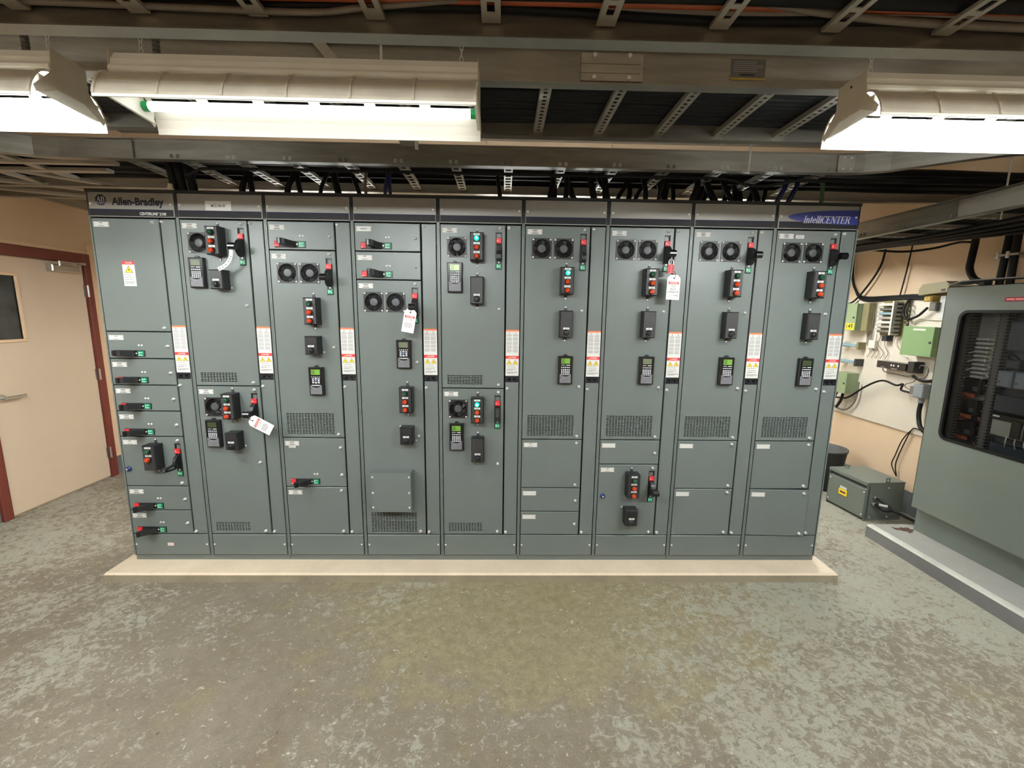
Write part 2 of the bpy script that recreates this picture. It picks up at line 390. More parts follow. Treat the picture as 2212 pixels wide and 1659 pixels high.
def lines(b, x0, x1, ztop, n, pitch, h, m, y, seed=0, ragged=0.25):
    r = random.Random(seed)
    for i in range(n):
        xe = x1 - (x1 - x0) * ragged * r.random(); z = ztop - i * pitch; b.quad(x0, xe, z - h, z, y, m)
# ================================================================== room shell
ZF = -0.06           # floor level (plinth top is z = 0)
XL, XR, YB, YF, ZC = -1.58, 6.02, 2.30, -5.2, 3.45
struct(MB().box(XL - .2, XR + .2, YF - .2, YB + .2, ZF - .1, ZF, 'floor').build('floor'))
struct(MB().box(XL - .2, XR + .2, YF - .2, YB + .2, ZC, ZC + .1, 'ceil').build('ceiling'))
struct(MB().box(XL - .15, XL, YF, YB, ZF, ZC, 'beige').build('wall_left'))
struct(MB().box(XR, XR + .15, YF, YB, ZF, ZC, 'beige').build('wall_right'))
struct(MB().box(XL - .15, XR + .15, YB, YB + .15, ZF, ZC, 'beige').build('wall_back'))
struct(MB().box(XL - .15, XR + .15, YF - .15, YF, ZF, ZC, 'beige').build('wall_front'))
struct(MB().box(XL, XL + .008, 1.702, YB, ZF, .13, 'greybase').build('baseboard_left'))
struct(MB().box(XL, XL + .008, YF, .66, ZF, .13, 'greybase').build('baseboard_left_near'))
struct(MB().box(XR - .008, XR, YF, YB, ZF, .145, 'greybase').build('baseboard_right'))
struct(MB().box(XL, XR, YB - .008, YB, ZF, .14, 'greybase').build('baseboard_back'))

# ---- door in the left wall (local x runs along +y, front faces the room)
D = struct(put('door_1', None, None, (XL, .70, ZF), math.pi / 2))
b = MB()
b.cbox(-.06, 0, -.035, 0, 0, 2.205, .004, 'brown'); b.cbox(.94, 1.0, -.035, 0, 0, 2.205, .004, 'brown'); b.cbox(0, .94, -.035, 0, 2.115, 2.205, .004, 'brown')
b.box(.927, .94, -.03, 0, 0, 2.115, 'brown'); b.box(0, .012, -.03, 0, 0, 2.115, 'brown')
b.build('door_frame', D)
b = MB(); b.plate(.004, .925, .014, 2.108, -.016, 0, [(.135, .315, 1.445, 1.955)], 'doorpaint', .003); b.build('door_leaf', D)
b = MB(); f = [(.11, .34, 1.42, 1.445), (.11, .34, 1.955, 1.98), (.11, .135, 1.445, 1.955), (.315, .34, 1.445, 1.955)]
for q in f: b.cbox(q[0], q[1], -.026, -.012, q[2], q[3], .004, 'putty')
fr = b.build('vision_panel_frame', D)
lab(MB().box(.134, .316, -.010, -.004, 1.444, 1.956, 'darkglass').build('glass_pane', D), 'dark glass vision panel')
for z in (1.86, 1.06, .26):
    h = MB(); h.cyl((.933, -.040, z - .055), (.933, -.040, z + .055), .009, 'chrome', 10); h.box(.910, .937, -.0185, -.0155, z - .055, z + .055, 'chrome'); h.build('hinge', D)
h = MB(); h.cyl((.075, -.016, .985), (.075, -.026, .985), .034, 'chrome', 24); h.cyl((.075, -.026, .985), (.075, -.062, .985), .011, 'chrome', 14)
h.cbox(.066, .225, -.070, -.054, .974, .996, .004, 'chrome'); h.build('lever_handle', D)
h = MB(); h.cbox(.59, .85, -.072, -.016, 2.018, 2.080, .008, 'chrome'); c = h.build('door_closer', D)
a = MB(); a.box(.65, .89, -.075, -.068, 2.100, 2.112, 'chrome'); a.cyl((.66, -.07, 2.07), (.66, -.07, 2.112), .012, 'chrome', 12); a.box(.865, .905, -.078, -.03, 2.095, 2.118, 'chrome'); a.build('closer_arm', c)
struct(MB().cbox(XL, XL + .02, 1.702, 1.775, .13, 2.24, .0, 'putty').build('trim_1'))
struct(MB().box(XL, XL + .015, .62, 1.775, 2.147, 2.175, 'putty').build('trim_2'))
# ---- concrete plinth, kerb
P = thing('concrete_plinth', 'pale concrete plinth under the row of grey cabinets', 'plinth', (0, 0, ZF))
b = MB(); b.box(-.078, 4.632, -.148, .60, 0, .048, 'padside'); b.build('plinth_body', P)
b = MB(); v0 = [(-.078, -.148), (4.632, -.148), (4.632, .60), (-.078, .60)]; v1 = [(-.070, -.138), (4.624, -.138), (4.624, .60), (-.070, .60)]
b.add([(x, y, .048) for x, y in v0] + [(x, y, .06) for x, y in v1], [(4, 5, 6, 7)] + [(i, (i + 1) % 4, 4 + (i + 1) % 4, 4 + i) for i in range(4)], 'padtop'); b.build('plinth_top', P)
K = thing('equipment_kerb', 'low grey painted kerb with worn pale edge below the windowed enclosure', 'kerb', (5.32, -3.0, ZF))
L = 3.46
MB().box(.012, .70, 0, L, 0, .098, 'curbside').build('kerb_body', K)
b = MB(); b.add([(0, 0, 0), (0, L, 0), (0, L, .088), (0, 0, .088)], [(0, 3, 2, 1)], 'curbside'); b.add([(0, L, 0), (.7, L, 0), (.7, L, .1), (0, L, .088)], [(3, 2, 1, 0)], 'curbside'); b.build('kerb_face', K)
b = MB(); b.add([(0, 0, .088), (0, L, .088), (.012, L, .100), (.012, 0, .100), (.045, L, .1005), (.045, 0, .1005)], [(0, 3, 2, 1), (3, 5, 4, 2)], 'curbworn'); b.build('worn_edge', K)
MB().add([(.045, 0, .1), (.7, 0, .1), (.7, L, .1), (.045, L, .1)], [(0, 1, 2, 3)], 'curb').build('kerb_top', K)

# ================================================================== lettering with serifs (for the printed logos)
def serif_word(word, h, m, shear=0.0, sx=1.0, y=0.0, at=(0, 0)):
    b = MB(); T, t, S, sh = .17, .055, .09, .05      # thick, thin, serif overhang, serif height (of cap height)
    def R(x0, x1, z0, z1): P_([(x0, z0), (x1, z0), (x1, z1), (x0, z1)])
    def P_(pts): b.add([(x, 0, z) for x, z in pts], [tuple(range(len(pts)))], m)
    def stem(x, z0=0, z1=1, top=True, bot=True):
        R(x, x + T, z0, z1)
        if bot: R(x - S, x + T + S, z0, z0 + sh)
        if top: R(x - S, x + T + S, z1 - sh, z1)
    def arc(cx, cz, rx, rz, a0, a1, n=12):
        for i in range(n):
            q = [math.radians(a0 + (a1 - a0) * j / n) for j in (i, i + 1)]
            p = []
            for a in q:
                k = t + (T - t) * abs(math.cos(a)); p.append(((cx + rx * math.cos(a), cz + rz * math.sin(a)), (cx + (rx - k) * math.cos(a), cz + (rz - t * 1.1) * math.sin(a))))
            P_([p[0][1], p[0][0], p[1][0], p[1][1]])
    X = 0.0
    for ch in word:
        b0 = len(b.v)
        if ch == 'I': stem(S); wd = T + 2 * S
        elif ch == 'l': stem(S, 0, 1.02); b.v = b.v; wd = T + 1.6 * S
        elif ch == 'i': stem(S, 0, .66); R(S, S + T, .80, .97); wd = T + 1.6 * S
        elif ch == 'n': stem(S, 0, .66); arc(.40, .42, .27, .24, 0, 150); R(.50, .67, 0, .44); R(.42, .75, 0, sh); wd = .74
        elif ch == 't': R(.10, .10 + T, .08, .90); R(0, .42, .60, .66); arc(.27, .14, .17, .14, 180, 320); wd = .42
        elif ch == 'e': arc(.32, .33, .31, .34, 0, 330, 20); R(.08, .58, .34, .40); wd = .64
        elif ch == 'C': arc(.45, .5, .44, .52, 45, 318, 22); R(.72, .78, .66, 1.0); wd = .84
        elif ch == 'E': stem(S); R(S, .78, .95, 1); R(S, .80, 0, .05); R(S, .60, .49, .54); R(.73, .78, .76, 1); R(.75, .80, 0, .24); R(.56, .60, .38, .64); wd = .84
        elif ch == 'N': R(.10, .16, 0, 1); R(0, .26, 0, sh); R(.78, .84, 0, 1); R(.68, .94, 1 - sh, 1); P_([(.06, 1), (.30, 1), (.84, 0), (.72, 0)]); wd = .96
        elif ch == 'T': stem(.32, 0, 1, False); R(.02, .80, .95, 1); R(.02, .07, .74, 1); R(.75, .80, .74, 1); wd = .84
        elif ch == 'R': stem(S); arc(.46, .745, .32, .255, -90, 90, 12); R(.2, .48, .95, 1); R(.2, .48, .49, .545); P_([(.42, .50), (.60, .50), (.92, .0), (.72, .0)]); R(.70, .96, 0, sh); wd = .94
        elif ch == 'A': P_([(.06, 0), (.12, 0), (.46, 1), (.40, 1)]); P_([(.62, 0), (.82, 0), (.50, 1), (.36, 1)]); R(.2, .66, .30, .36); R(-.02, .24, 0, sh); R(.54, .92, 0, sh); wd = .92
        elif ch == 'B': stem(S); arc(.46, .75, .30, .25, -90, 90, 12); arc(.48, .26, .34, .26, -90, 90, 12); R(.2, .48, .95, 1); R(.2, .48, .48, .53); R(.2, .5, 0, .05); wd = .84
        else: wd = .4
        b.v[b0:] = [(p[0] + X, 0, p[2]) for p in b.v[b0:]]
        X += wd + .045
    b.v = [(at[0] + (p[0] + p[2] * shear) * h * sx, y, at[1] + p[2] * h) for p in b.v]
    b.width = X * h * sx
    return b

# ================================================================== devices (front faces -y, door plane is y = 0)
def fan_meshes():
    H, N = 2.35 * I, 48; R0 = 2.12 * I
    def sq(a, h, r):
        c, s_ = math.cos(a), math.sin(a); k = h / max(abs(c), abs(s_)); x, z = c * k, s_ * k
        m_ = h - r
        if abs(x) > m_ and abs(z) > m_:
            dx, dz = abs(x) - m_, abs(z) - m_; q = math.hypot(dx, dz)
            if q > r: dx *= r / q; dz *= r / q
            x, z = math.copysign(m_ + dx, x), math.copysign(m_ + dz, z)
        return x, z
    f = MB(); A = [2 * math.pi * i / N for i in range(N)]
    o = [sq(a, H, .3 * I) for a in A]; inn = [(R0 * math.cos(a), R0 * math.sin(a)) for a in A]
    v = [(x, 0, z) for x, z in o] + [(x, -.004, z) for x, z in o] + [(x, -.004, z) for x, z in inn] + [(x, .035, z) for x, z in inn]
    fs = []
    for r in range(3):
        for i in range(N): j = (i + 1) % N; fs.append((r * N + i, r * N + j, (r + 1) * N + j, (r + 1) * N + i))
    f.add(v, fs, 'black'); f.add([(x, .035, z) for x, z in inn], [tuple(range(N))], 'black')
    h = MB(); R = lambda r, a, hh: (r * math.cos(a), -hh, r * math.sin(a))
    h.lathe([(1.0 * I, -.02), (1.0 * I, -.002), (.92 * I, .0015), (.78 * I, .002), (0, .002)], 'hub', 24, True, R)
    for k in range(7):
        a = 2 * math.pi * k / 7
        p = [(.95 * I, a, .006), (1.95 * I, a + .35, .004), (1.95 * I, a + .95, .022), (.95 * I, a + .7, .018)]
        h.add([(r * math.cos(q), y, r * math.sin(q)) for r, q, y in p], [(0, 1, 2, 3)], 'black')
    g = MB()
    for r in (1.12, 1.36, 1.6, 1.84, 2.06):
        pts = [(r * I * math.cos(2 * math.pi * i / 28), -.0055, r * I * math.sin(2 * math.pi * i / 28)) for i in range(29)]
        g.tube(pts, .0008, 'blackgloss', 5, False)
    for a in (45, 135, 225, 315):
        a = math.radians(a); g.tube([(.95 * I * math.cos(a), -.0045, .9 * I * math.sin(a)), (2.5 * I * math.cos(a), -.0045, 2.5 * I * math.sin(a))], .0014, 'blackgloss', 5)
    return f.mesh('fan_frame'), h.mesh('fan_rotor'), g.mesh('fan_guard')
def screw_mesh(r=.0045, p=.004):
    b = MB(); b.lathe([(r, 0), (r, p * .5), (r * .7, p), (0, p)], 'steel', 10, True, lambda q, a, h: (q * math.cos(a), -h, q * math.sin(a))); return b.mesh('screw')
def add_fan(cab, x, z):
    F, H, G = shared('fan', fan_meshes)
    o = put('cooling_fan', F, cab, (x * I, 0, z * I)); put('fan_rotor', H, o); put('fan_guard', G, o)
    s = shared('fscrew', lambda: screw_mesh(.0058, .003))
    for a in (-2.03, 2.03):
        for c in (-2.03, 2.03): put('screw', s, o, (a * I, -.004, c * I))
def lens_mesh(kind):
    b = MB(); R = lambda q, a, h: (q * math.cos(a), -h, q * math.sin(a))
    b.lathe([(.66 * I, 0), (.66 * I, .006), (.56 * I, .008)], 'blackgloss', 20, True, R)
    m = {'g': 'lens_g', 'o': 'lens_o', 'on': 'lens_on'}[kind]
    b.lathe([(.55 * I, .004), (.55 * I, .017), (.46 * I, .023), (.26 * I, .0265)], m, 12, False, R)
    b.lathe([(.26 * I, .0265), (0, .0275)], 'lens_core' if kind == 'on' else m, 12, False, R)
    return b.mesh('pilot_lens')
def legend_mesh(w=1.45, h=.44, notch=True):
    b = MB(); b.cbox(-w / 2 * I, w / 2 * I, -.0016, 0, -h / 2 * I, h / 2 * I, .0003, 'white')
    for i, (q, k) in enumerate(((.30, .04), (.18, -.08))): b.quad(-q * w * I, q * w * I, (k - .035) * I, (k + .035) * I, -.0018, 'inkgrey')
    return b.mesh('legend_plate')
def add_pilot(cab, x, z, kinds, depth=.072):
    n = len(kinds)
    def body():
        b = MB(); b.cbox(-1.55 * I, 1.55 * I, -depth, 0, -3.15 * I, 3.15 * I, .22 * I, 'black', .32 * I, 'dark')
        for s_ in (-1, 1): b.prism([(-.42 * I, 0), (.42 * I, 0), (.16 * I, 1.15 * I), (-.16 * I, 1.15 * I)], lambda u, v, w_: (u, w_, s_ * (3.1 * I + v)), -.003, 0, 'dark')
        return b.mesh('pilot_light_station')
    o = put('pilot_light_station', shared(('pil', depth), body), cab, (x * I, 0, z * I))
    sc_ = shared('wscrew', lambda: screw_mesh(.0055, .004))
    for s_ in (-4.05, 4.1): put('screw', sc_, o, (0, -.003, s_ * I))
    lg = shared('legend', legend_mesh)
    for i, k in enumerate(kinds):
        zz = (1.72 - 1.98 * i) * I
        put('pilot_lens', shared(('lens', k), lambda: lens_mesh(k)), o, (0, -depth, zz)); put('legend_plate', lg, o, (0, -depth, zz + .93 * I))
def add_selector(cab, x, z, tall, depth=None):
    hh = 3.2 if tall else 2.2; d = depth or (.056 if tall else .072); kz = -2.0 if tall else -1.05; lz = -1.02 if tall else -.12
    def body():
        b = MB(); b.cbox(-1.55 * I, 1.55 * I, -d, 0, -hh * I, hh * I, .2 * I, 'black', .3 * I, 'dark' if tall else 'black')
        if tall:
            for s_ in (-1, 1): b.prism([(-.42 * I, 0), (.42 * I, 0), (.16 * I, 1.0 * I), (-.16 * I, 1.0 * I)], lambda u, v, w_: (u, w_, s_ * (hh * I - .04 * I + v)), -.003, 0, 'dark')
        return b.mesh('selector_box')
    o = put('selector_box', shared(('sel', tall, d), body), cab, (x * I, 0, z * I))
    def knob():
        b = MB(); R = lambda q, a, h: (q * math.cos(a), -h, q * math.sin(a))
        b.lathe([(.72 * I, 0), (.70 * I, .004), (.58 * I, .005), (.55 * I, .02), (.45 * I, .023), (0, .023)], 'black', 22, True, R)
        b.cbox(-.14 * I, .14 * I, -.029, -.02, -.5 * I, .5 * I, .001, 'black'); return b.mesh('selector_knob')
    put('selector_knob', shared('knob', knob), o, (0, -d, kz * I)); put('legend_plate', shared('legend', legend_mesh), o, (0, -d, lz * I))
    sc_ = shared('wscrew', lambda: None)
    pos = ((0, 4.0), (0, -4.0)) if tall else ((-1.95, 1.9), (1.9, -1.75))
    for a, c in pos: put('screw', sc_, o, (a * I, -.001 if not tall else -.003, c * I))
def add_keypad(cab, x, z, lcd, variant=0, ctr=None):
    d = .028
    def body():
        b = MB(); b.cbox(-1.75 * I, 1.75 * I, -d, 0, -3.45 * I, 3.45 * I, .16 * I, 'black', .2 * I, 'blackgloss')
        n = 12; poly = [(.55 * I * math.cos(math.pi * i / n), .5 * I * math.sin(math.pi * i / n)) for i in range(n + 1)]
        b.prism(poly, lambda u, v, w_: (u, w_, 3.42 * I + v), -.012, -.002, 'black'); return b.mesh('operator_keypad')
    o = put('operator_keypad', shared('keyp', body), cab, (x * I, 0, z * I))
    def keys():
        b = MB(); y = -d - .0012
        def key(cx, cz, w_=.30, h=.24, m='key'): b.cbox((cx - w_ / 2) * I, (cx + w_ / 2) * I, y, -d + .0005, (cz - h / 2) * I, (cz + h / 2) * I, .0004, m)
        if variant == 0:
            for i in range(5):
                key(-.9 + .45 * i, .73)
                for j in range(4): key(-.9 + .45 * i, .17 - .40 * j, .29, .27, 'key')
        else:
            for i in range(5): key(-.9 + .45 * i, 1.1, .26, .2); key(-.95 + .475 * i, -.95, .36, .28)
            for j in range(3):
                for s_ in (-1, 1): key(.68 * s_, .62 - .45 * j, .46, .30)
            key(0, .68, .5, .34, 'key'); key(0, .22, .44, .30, 'keyblue'); key(0, -.30, .5, .34, 'key')
        return b.mesh('keys')
    lab(stuff(put('keys', shared(('keys', variant), keys), o)), 'small pale keypad keys')
    def cover():
        b = MB(); n = 14; zc, r = .15, 1.55
        arc = [(1.05 * math.cos(math.radians(a)), -.95 + .0 + .55 * math.sin(math.radians(a))) for a in [360 - 180 * i / n for i in range(n + 1)]]
        poly = [(-1.38, -3.15), (1.38, -3.15), (1.38, -.92)] + [(p[0], p[1]) for p in arc] + [(-1.38, -.92)]
        b.prism([(u * I, v * I) for u, v in poly], lambda u, v, w_: (u, w_, v), -d - .003, -d + .001, 'cover')
        b.quad(-1.2 * I, -.95 * I, -1.85 * I, -1.62 * I, -d - .0032, 'ink'); b.quad(-.9 * I, .1 * I, -1.8 * I, -1.68 * I, -d - .0032, 'inkgrey')
        pts = [(1.12 * I * math.cos(math.radians(180 + 180 * i / 16)), -d - .002, (-.82 + .62 * math.sin(math.radians(180 + 180 * i / 16))) * I) for i in range(17)]
        b.tube(pts, .0016, 'blackgloss', 5)
        return b.mesh('lower_cover')
    lab(put('lower_cover', shared('cover', cover), o), 'grey lower cover')
    def scr(m, bars):
        b = MB(); b.cbox(-1.1 * I, 1.1 * I, -d - .0012, -d + .001, 1.62 * I, 2.98 * I, .0006, 'lcd_dim', None, m)
        if bars:
            for i in range(4): b.quad(-.95 * I, -(.25 - .1 * (i % 2)) * I, (2.68 - .27 * i) * I, (2.80 - .27 * i) * I, -d - .0014, 'lcd_dim')
        if variant == 0: b.quad(-1.05 * I, -.15 * I, 1.22 * I, 1.34 * I, -d - .0014, 'key'); b.quad(.15 * I, 1.1 * I, 1.18 * I, 1.36 * I, -d - .0014, 'white')
        return b.mesh('display_screen')
    put('display_screen', shared(('lcd', lcd, variant), lambda: scr(lcd, lcd in ('lcd_on', 'lcd_bright'))), o)
def lever_profile(b, fn, reach=.112, w0=-.011, w1=.011, stub=0.0):
    """half-disc hub and ring grip; u = along switch, v = out of the door"""
    n = 12; R = 2.0 * I
    hub = [(R * math.cos(math.pi * i / n), .006 + 1.9 * I * math.sin(math.pi * i / n)) for i in range(n + 1)]
    b.prism(hub, fn, w0 * .8, w1 * .8, 'black')
    b.prism([(stub - .016, .03), (stub + .016, .03), (stub + .013, reach - .012), (stub - .013, reach - .012)], fn, w0, w1, 'black')
    g = [(stub + .020 * math.cos(2 * math.pi * i / 14), reach - .016 + .018 * math.sin(2 * math.pi * i / 14)) for i in range(14)]
    b.prism(g, fn, w0 * 1.2, w1 * 1.2, 'blackgloss')
def vswitch_parts(style):
    z1, z0, xc = -1.6, -10.1, 14.28; w_ = .74
    p = MB()
    p.box((xc - w_) * I, (xc + w_) * I, .012, .03, z0 * I, z1 * I, 'paint')
    for q in ((xc - .76, xc + .76, z1 - .22, z1), (xc + .58, xc + .76, z1 - 1.5, z1), (xc - .76, xc - .64, z1 - 1.5, z1)): p.box(q[0] * I, q[1] * I, .002, .013, q[2] * I, q[3] * I, 'black')
    p.cbox((xc - .70) * I, (xc + .70) * I, -.003, .02, (z0 + .06) * I, (z1 - 1.45) * I, .001, 'black')
    for zz in (-8.45,): p.cyl((xc * I, -.003, zz * I), (xc * I, -.006, zz * I), .0045, 'steel', 10)
    r = MB(); r.cbox((xc - .62) * I, (xc + .62) * I, -.011, -.002, -4.15 * I, -2.95 * I, .0015, 'red'); r.quad((xc - .5) * I, (xc - .15) * I, -3.75 * I, -3.4 * I, -.0113, 'pink'); r.quad((xc - .05) * I, (xc + .3) * I, -3.85 * I, -3.75 * I, -.0113, 'pink')
    g = MB(); g.cbox((xc - .6) * I, (xc + .6) * I, -.0055, -.002, -9.95 * I, -8.8 * I, .0006, 'green')
    for i, (a, c, e, f) in enumerate(((-.45, -.2, -9.7, -9.0), (-.1, .4, -9.3, -9.15), (-.1, .2, -9.55, -9.4), (.25, .45, -9.75, -9.5))): g.quad((xc + a) * I, (xc + c) * I, e * I, f * I, -.0057, 'mint')
    l = MB(); zc = -6.2 * I
    if style == 'up':
        lever_profile(l, lambda u, v, w2: (xc * I + w2, -v, zc + u), .112, -.016, .016, .0)
    elif style == 'flat':
        l.prism([(-1.9 * I, .004), (1.9 * I, .004), (1.55 * I, .03), (.3 * I, .036), (-.6 * I, .05), (-1.5 * I, .05), (-1.9 * I, .03)], lambda u, v, w2: (xc * I + w2, -v, zc + u), -.012, .012, 'black')
    else:   # lever swung down and out
        n = 12; R = 1.7 * I
        l.prism([(R * math.cos(math.pi * i / n), .004 + R * math.sin(math.pi * i / n)) for i in range(n + 1)], lambda u, v, w2: (xc * I + w2, -v, zc + u), -.009, .009, 'black')
        l.tube(smooth_pts([(xc * I, -.03, zc - .005), (xc * I - .004, -.06, zc - .012), (xc * I - .012, -.105, zc - .02), (xc * I - .012, -.118, zc - .032)]), .009, 'black', 8)
        l.tube(smooth_pts([(xc * I, -.02, zc - .03), (xc * I - .002, -.05, zc - .036), (xc * I - .01, -.10, zc - .034)]), .007, 'black', 8)
    return p.mesh('disconnect_switch'), r.mesh('red_on_flag'), g.mesh('green_off_flag'), l.mesh('operating_lever')
def add_vswitch(cab, ztop, style='up'):
    p, r, g, l = shared(('vsw', style), lambda: vswitch_parts(style))
    o = put('disconnect_switch', p, cab, (0, 0, ztop * I)); put('red_on_flag', r, o); put('green_off_flag', g, o); put('operating_lever', l, o)
    return o
def hswitch_parts(far):
    z1, z0 = -4.35, -5.9
    p = MB(); p.cbox(1.93 * I, 9.15 * I, -.003, .02, z0 * I, z1 * I, .001, 'black')
    p.cyl((7.15 * I, -.003, -5.1 * I), (7.15 * I, -.006, -5.1 * I), .0045, 'steel', 10)
    r = MB(); r.cbox(1.98 * I, 3.2 * I, -.011, -.002, -5.75 * I, -4.45 * I, .0015, 'red'); r.quad(2.1 * I, 2.5 * I, -5.65 * I, -5.35 * I, -.0113, 'pink')
    g = MB(); g.cbox(7.5 * I, 8.95 * I, -.0055, -.002, -5.75 * I, -4.5 * I, .0006, 'green')
    g.quad(7.65 * I, 8.6 * I, -5.62 * I, -5.38 * I, -.0057, 'mint'); g.quad(7.7 * I, 8.0 * I, -5.2 * I, -4.75 * I, -.0057, 'mint'); g.quad(8.1 * I, 8.6 * I, -5.0 * I, -4.75 * I, -.0057, 'mint')
    l = MB(); zc = -5.1 * I
    F = lambda u, v, w_: (u * I, -v, zc + w_)
    G = lambda u, v, w_: (u * I, -v, zc + w_ + max(0, v - .03) * .16)
    l.prism([(7.0, .003), (7.0, .014), (6.7, .024), (6.2, .046), (5.6, .074), (5.0, .088), (4.5, .088), (4.35, .078), (4.6, .068), (5.0, .062), (5.4, .046), (5.7, .026), (5.9, .003)], G, -.0155, .0155, 'black')
    l.prism([(5.6, .003), (5.5, .018), (5.1, .034), (4.75, .056), (4.5, .076), (4.2, .074), (4.1, .058), (4.3, .038), (4.5, .018), (4.6, .003)], G, -.013, .013, 'black')
    l.prism([(6.9, .003), (6.9, .010), (3.4, .012), (3.3, .003)], F, -.015, .015, 'black')
    l.cyl(G(4.6, .083, -.016), G(4.6, .083, .016), .013, 'blackgloss', 12)
    return p.mesh('disconnect_switch'), r.mesh('red_on_flag'), g.mesh('green_off_flag'), l.mesh('operating_lever')
def add_hswitch(cab, ztop):
    p, r, g, l = shared('hsw', lambda: hswitch_parts(0))
    o = put('disconnect_switch', p, cab, (0, 0, ztop * I)); put('red_on_flag', r, o); put('green_off_flag', g, o); put('operating_lever', l, o)
    s = shared('hscrew', lambda: screw_mesh(.0065, .003))
    for x in (7.85, 8.55): put('screw', s, o, (x * I, 0, -3.18 * I))
def latch_mesh():
    b = MB(); R = lambda q, a, h: (q * math.cos(a), -h, q * math.sin(a))
    b.lathe([(.36 * I, 0), (.36 * I, .002), (.27 * I, .003), (.27 * I, .014), (.2 * I, .016), (0, .016)], 'steel', 14, True, R); b.box(-.05 * I, .05 * I, -.0165, -.0155, -.22 * I, .22 * I, 'dark'); return b.mesh('quarter_turn_latch')
def nameplate_mesh(kind):
    b = MB(); b.cbox(-1.72 * I, 1.72 * I, -.002, 0, -.56 * I, .56 * I, .0004, 'white')
    for s_ in (-1, 1): b.cyl((s_ * 1.58 * I, -.0005, 0), (s_ * 1.58 * I, -.0026, 0), .0022, 'dark', 8)
    if kind:
        for i in range(kind):
            q = (.5, .75, .35, .6)[(i + kind) % 4]; z = (.32 - .64 * i / max(1, kind - 1)) if kind > 1 else 0
            b.quad(-q * I, q * I, (z - .07) * I, (z + .07) * I, -.0022, 'ink' if i % 2 == 0 else 'inkgrey')
    return b.mesh('nameplate')
def warn_label():
    b = MB(); w_ = 1.62; y = -.0008; x0, x1 = -w_ * I, w_ * I
    b.cbox(x0, x1, y, 0, -6.45 * I, 6.45 * I, .0001, 'white')
    q = lambda a, c, z0, z1, m: b.quad(a * I, c * I, z0 * I, z1 * I, y - .0002, m)
    q(-w_, w_, 6.05, 6.45, 'orangeprint')
    for s_ in (-1, 1): b.add([((s_ * .75 - .14) * I, y - .0002, 5.6 * I), ((s_ * .75 + .14) * I, y - .0002, 5.6 * I), (s_ * .75 * I, y - .0002, 5.9 * I)], [(0, 1, 2)], 'ink')
    r = random.Random(3); z = 5.35
    for blk in range(5):
        n = (3, 5, 4, 4, 4)[blk]
        for i in range(n):
            for a in (-1.4, .1): q(a, a + 1.15 + .15 * r.random(), z - .085, z, 'inkgrey')
            z -= .195
        z -= .14
    q(-w_, w_, -.62, .1, 'redprint')
    b.join(text('DANGER', .50 * I, 'white', 'CENTER', .75, .02, 0, y - .0004, (.15 * I, -.27 * I)))
    b.add([(-1.0 * I, y - .0004, -.46 * I), (-.66 * I, y - .0004, -.46 * I), (-.83 * I, y - .0004, -.12 * I)], [(0, 1, 2)], 'yellow')
    for s_ in (-1, 1):
        c = s_ * .76
        b.add([((c - .68) * I, y - .0002, -2.02 * I), ((c + .68) * I, y - .0002, -2.02 * I), (c * I, y - .0002, -.86 * I)], [(0, 1, 2)], 'ink')
        b.add([((c - .56) * I, y - .0004, -1.95 * I), ((c + .56) * I, y - .0004, -1.95 * I), (c * I, y - .0004, -1.0 * I)], [(0, 1, 2)], 'yellow')
        b.add([((c + .06) * I, y - .0006, -1.25 * I), ((c - .14) * I, y - .0006, -1.62 * I), ((c - .02) * I, y - .0006, -1.62 * I), ((c - .05) * I, y - .0006, -1.88 * I), ((c + .16) * I, y - .0006, -1.52 * I), ((c + .03) * I, y - .0006, -1.52 * I)], [(0, 1, 2, 3, 4, 5)], 'ink')
    for i, (z, e) in enumerate(((-2.35, .7), (-2.85, .9), (-3.25, .95), (-3.42, .1), (-3.85, 1.3), (-4.02, 1.35), (-4.2, .4))): q(-1.3, e, z - .1, z, 'inkgrey')
    q(-w_, w_, -6.45, -4.85, 'stripe')
    q(-1.45, 1.45, -5.38, -5.28, 'inkgrey')
    for a, c, z0, z1 in ((-1.0, -.4, -5.85, -5.55), (.3, .9, -5.85, -5.55), (-1.3, -.95, -6.25, -6.05), (-.7, -.4, -6.25, -6.05), (.65, 1.05, -6.25, -6.1), (-1.55, -1.4, -5.75, -5.6), (1.4, 1.55, -5.75, -5.6)): q(a, c, z0, z1, 'white')
    return b.mesh('warning_label')
def vent(x0, z0, big):
    n, m_, w_, h = (16, 14, 11.85, 5.45) if big else (12, 6, 8.8, 2.4)
    px, pz = w_ / n, h / m_; out = []
    for i in range(n):
        for j in range(m_): a = x0 + i * px + .11; c = z0 + j * pz + .09; out.append((a * I, (a + px * .74) * I, c * I, (c + pz * .58) * I))
    return out

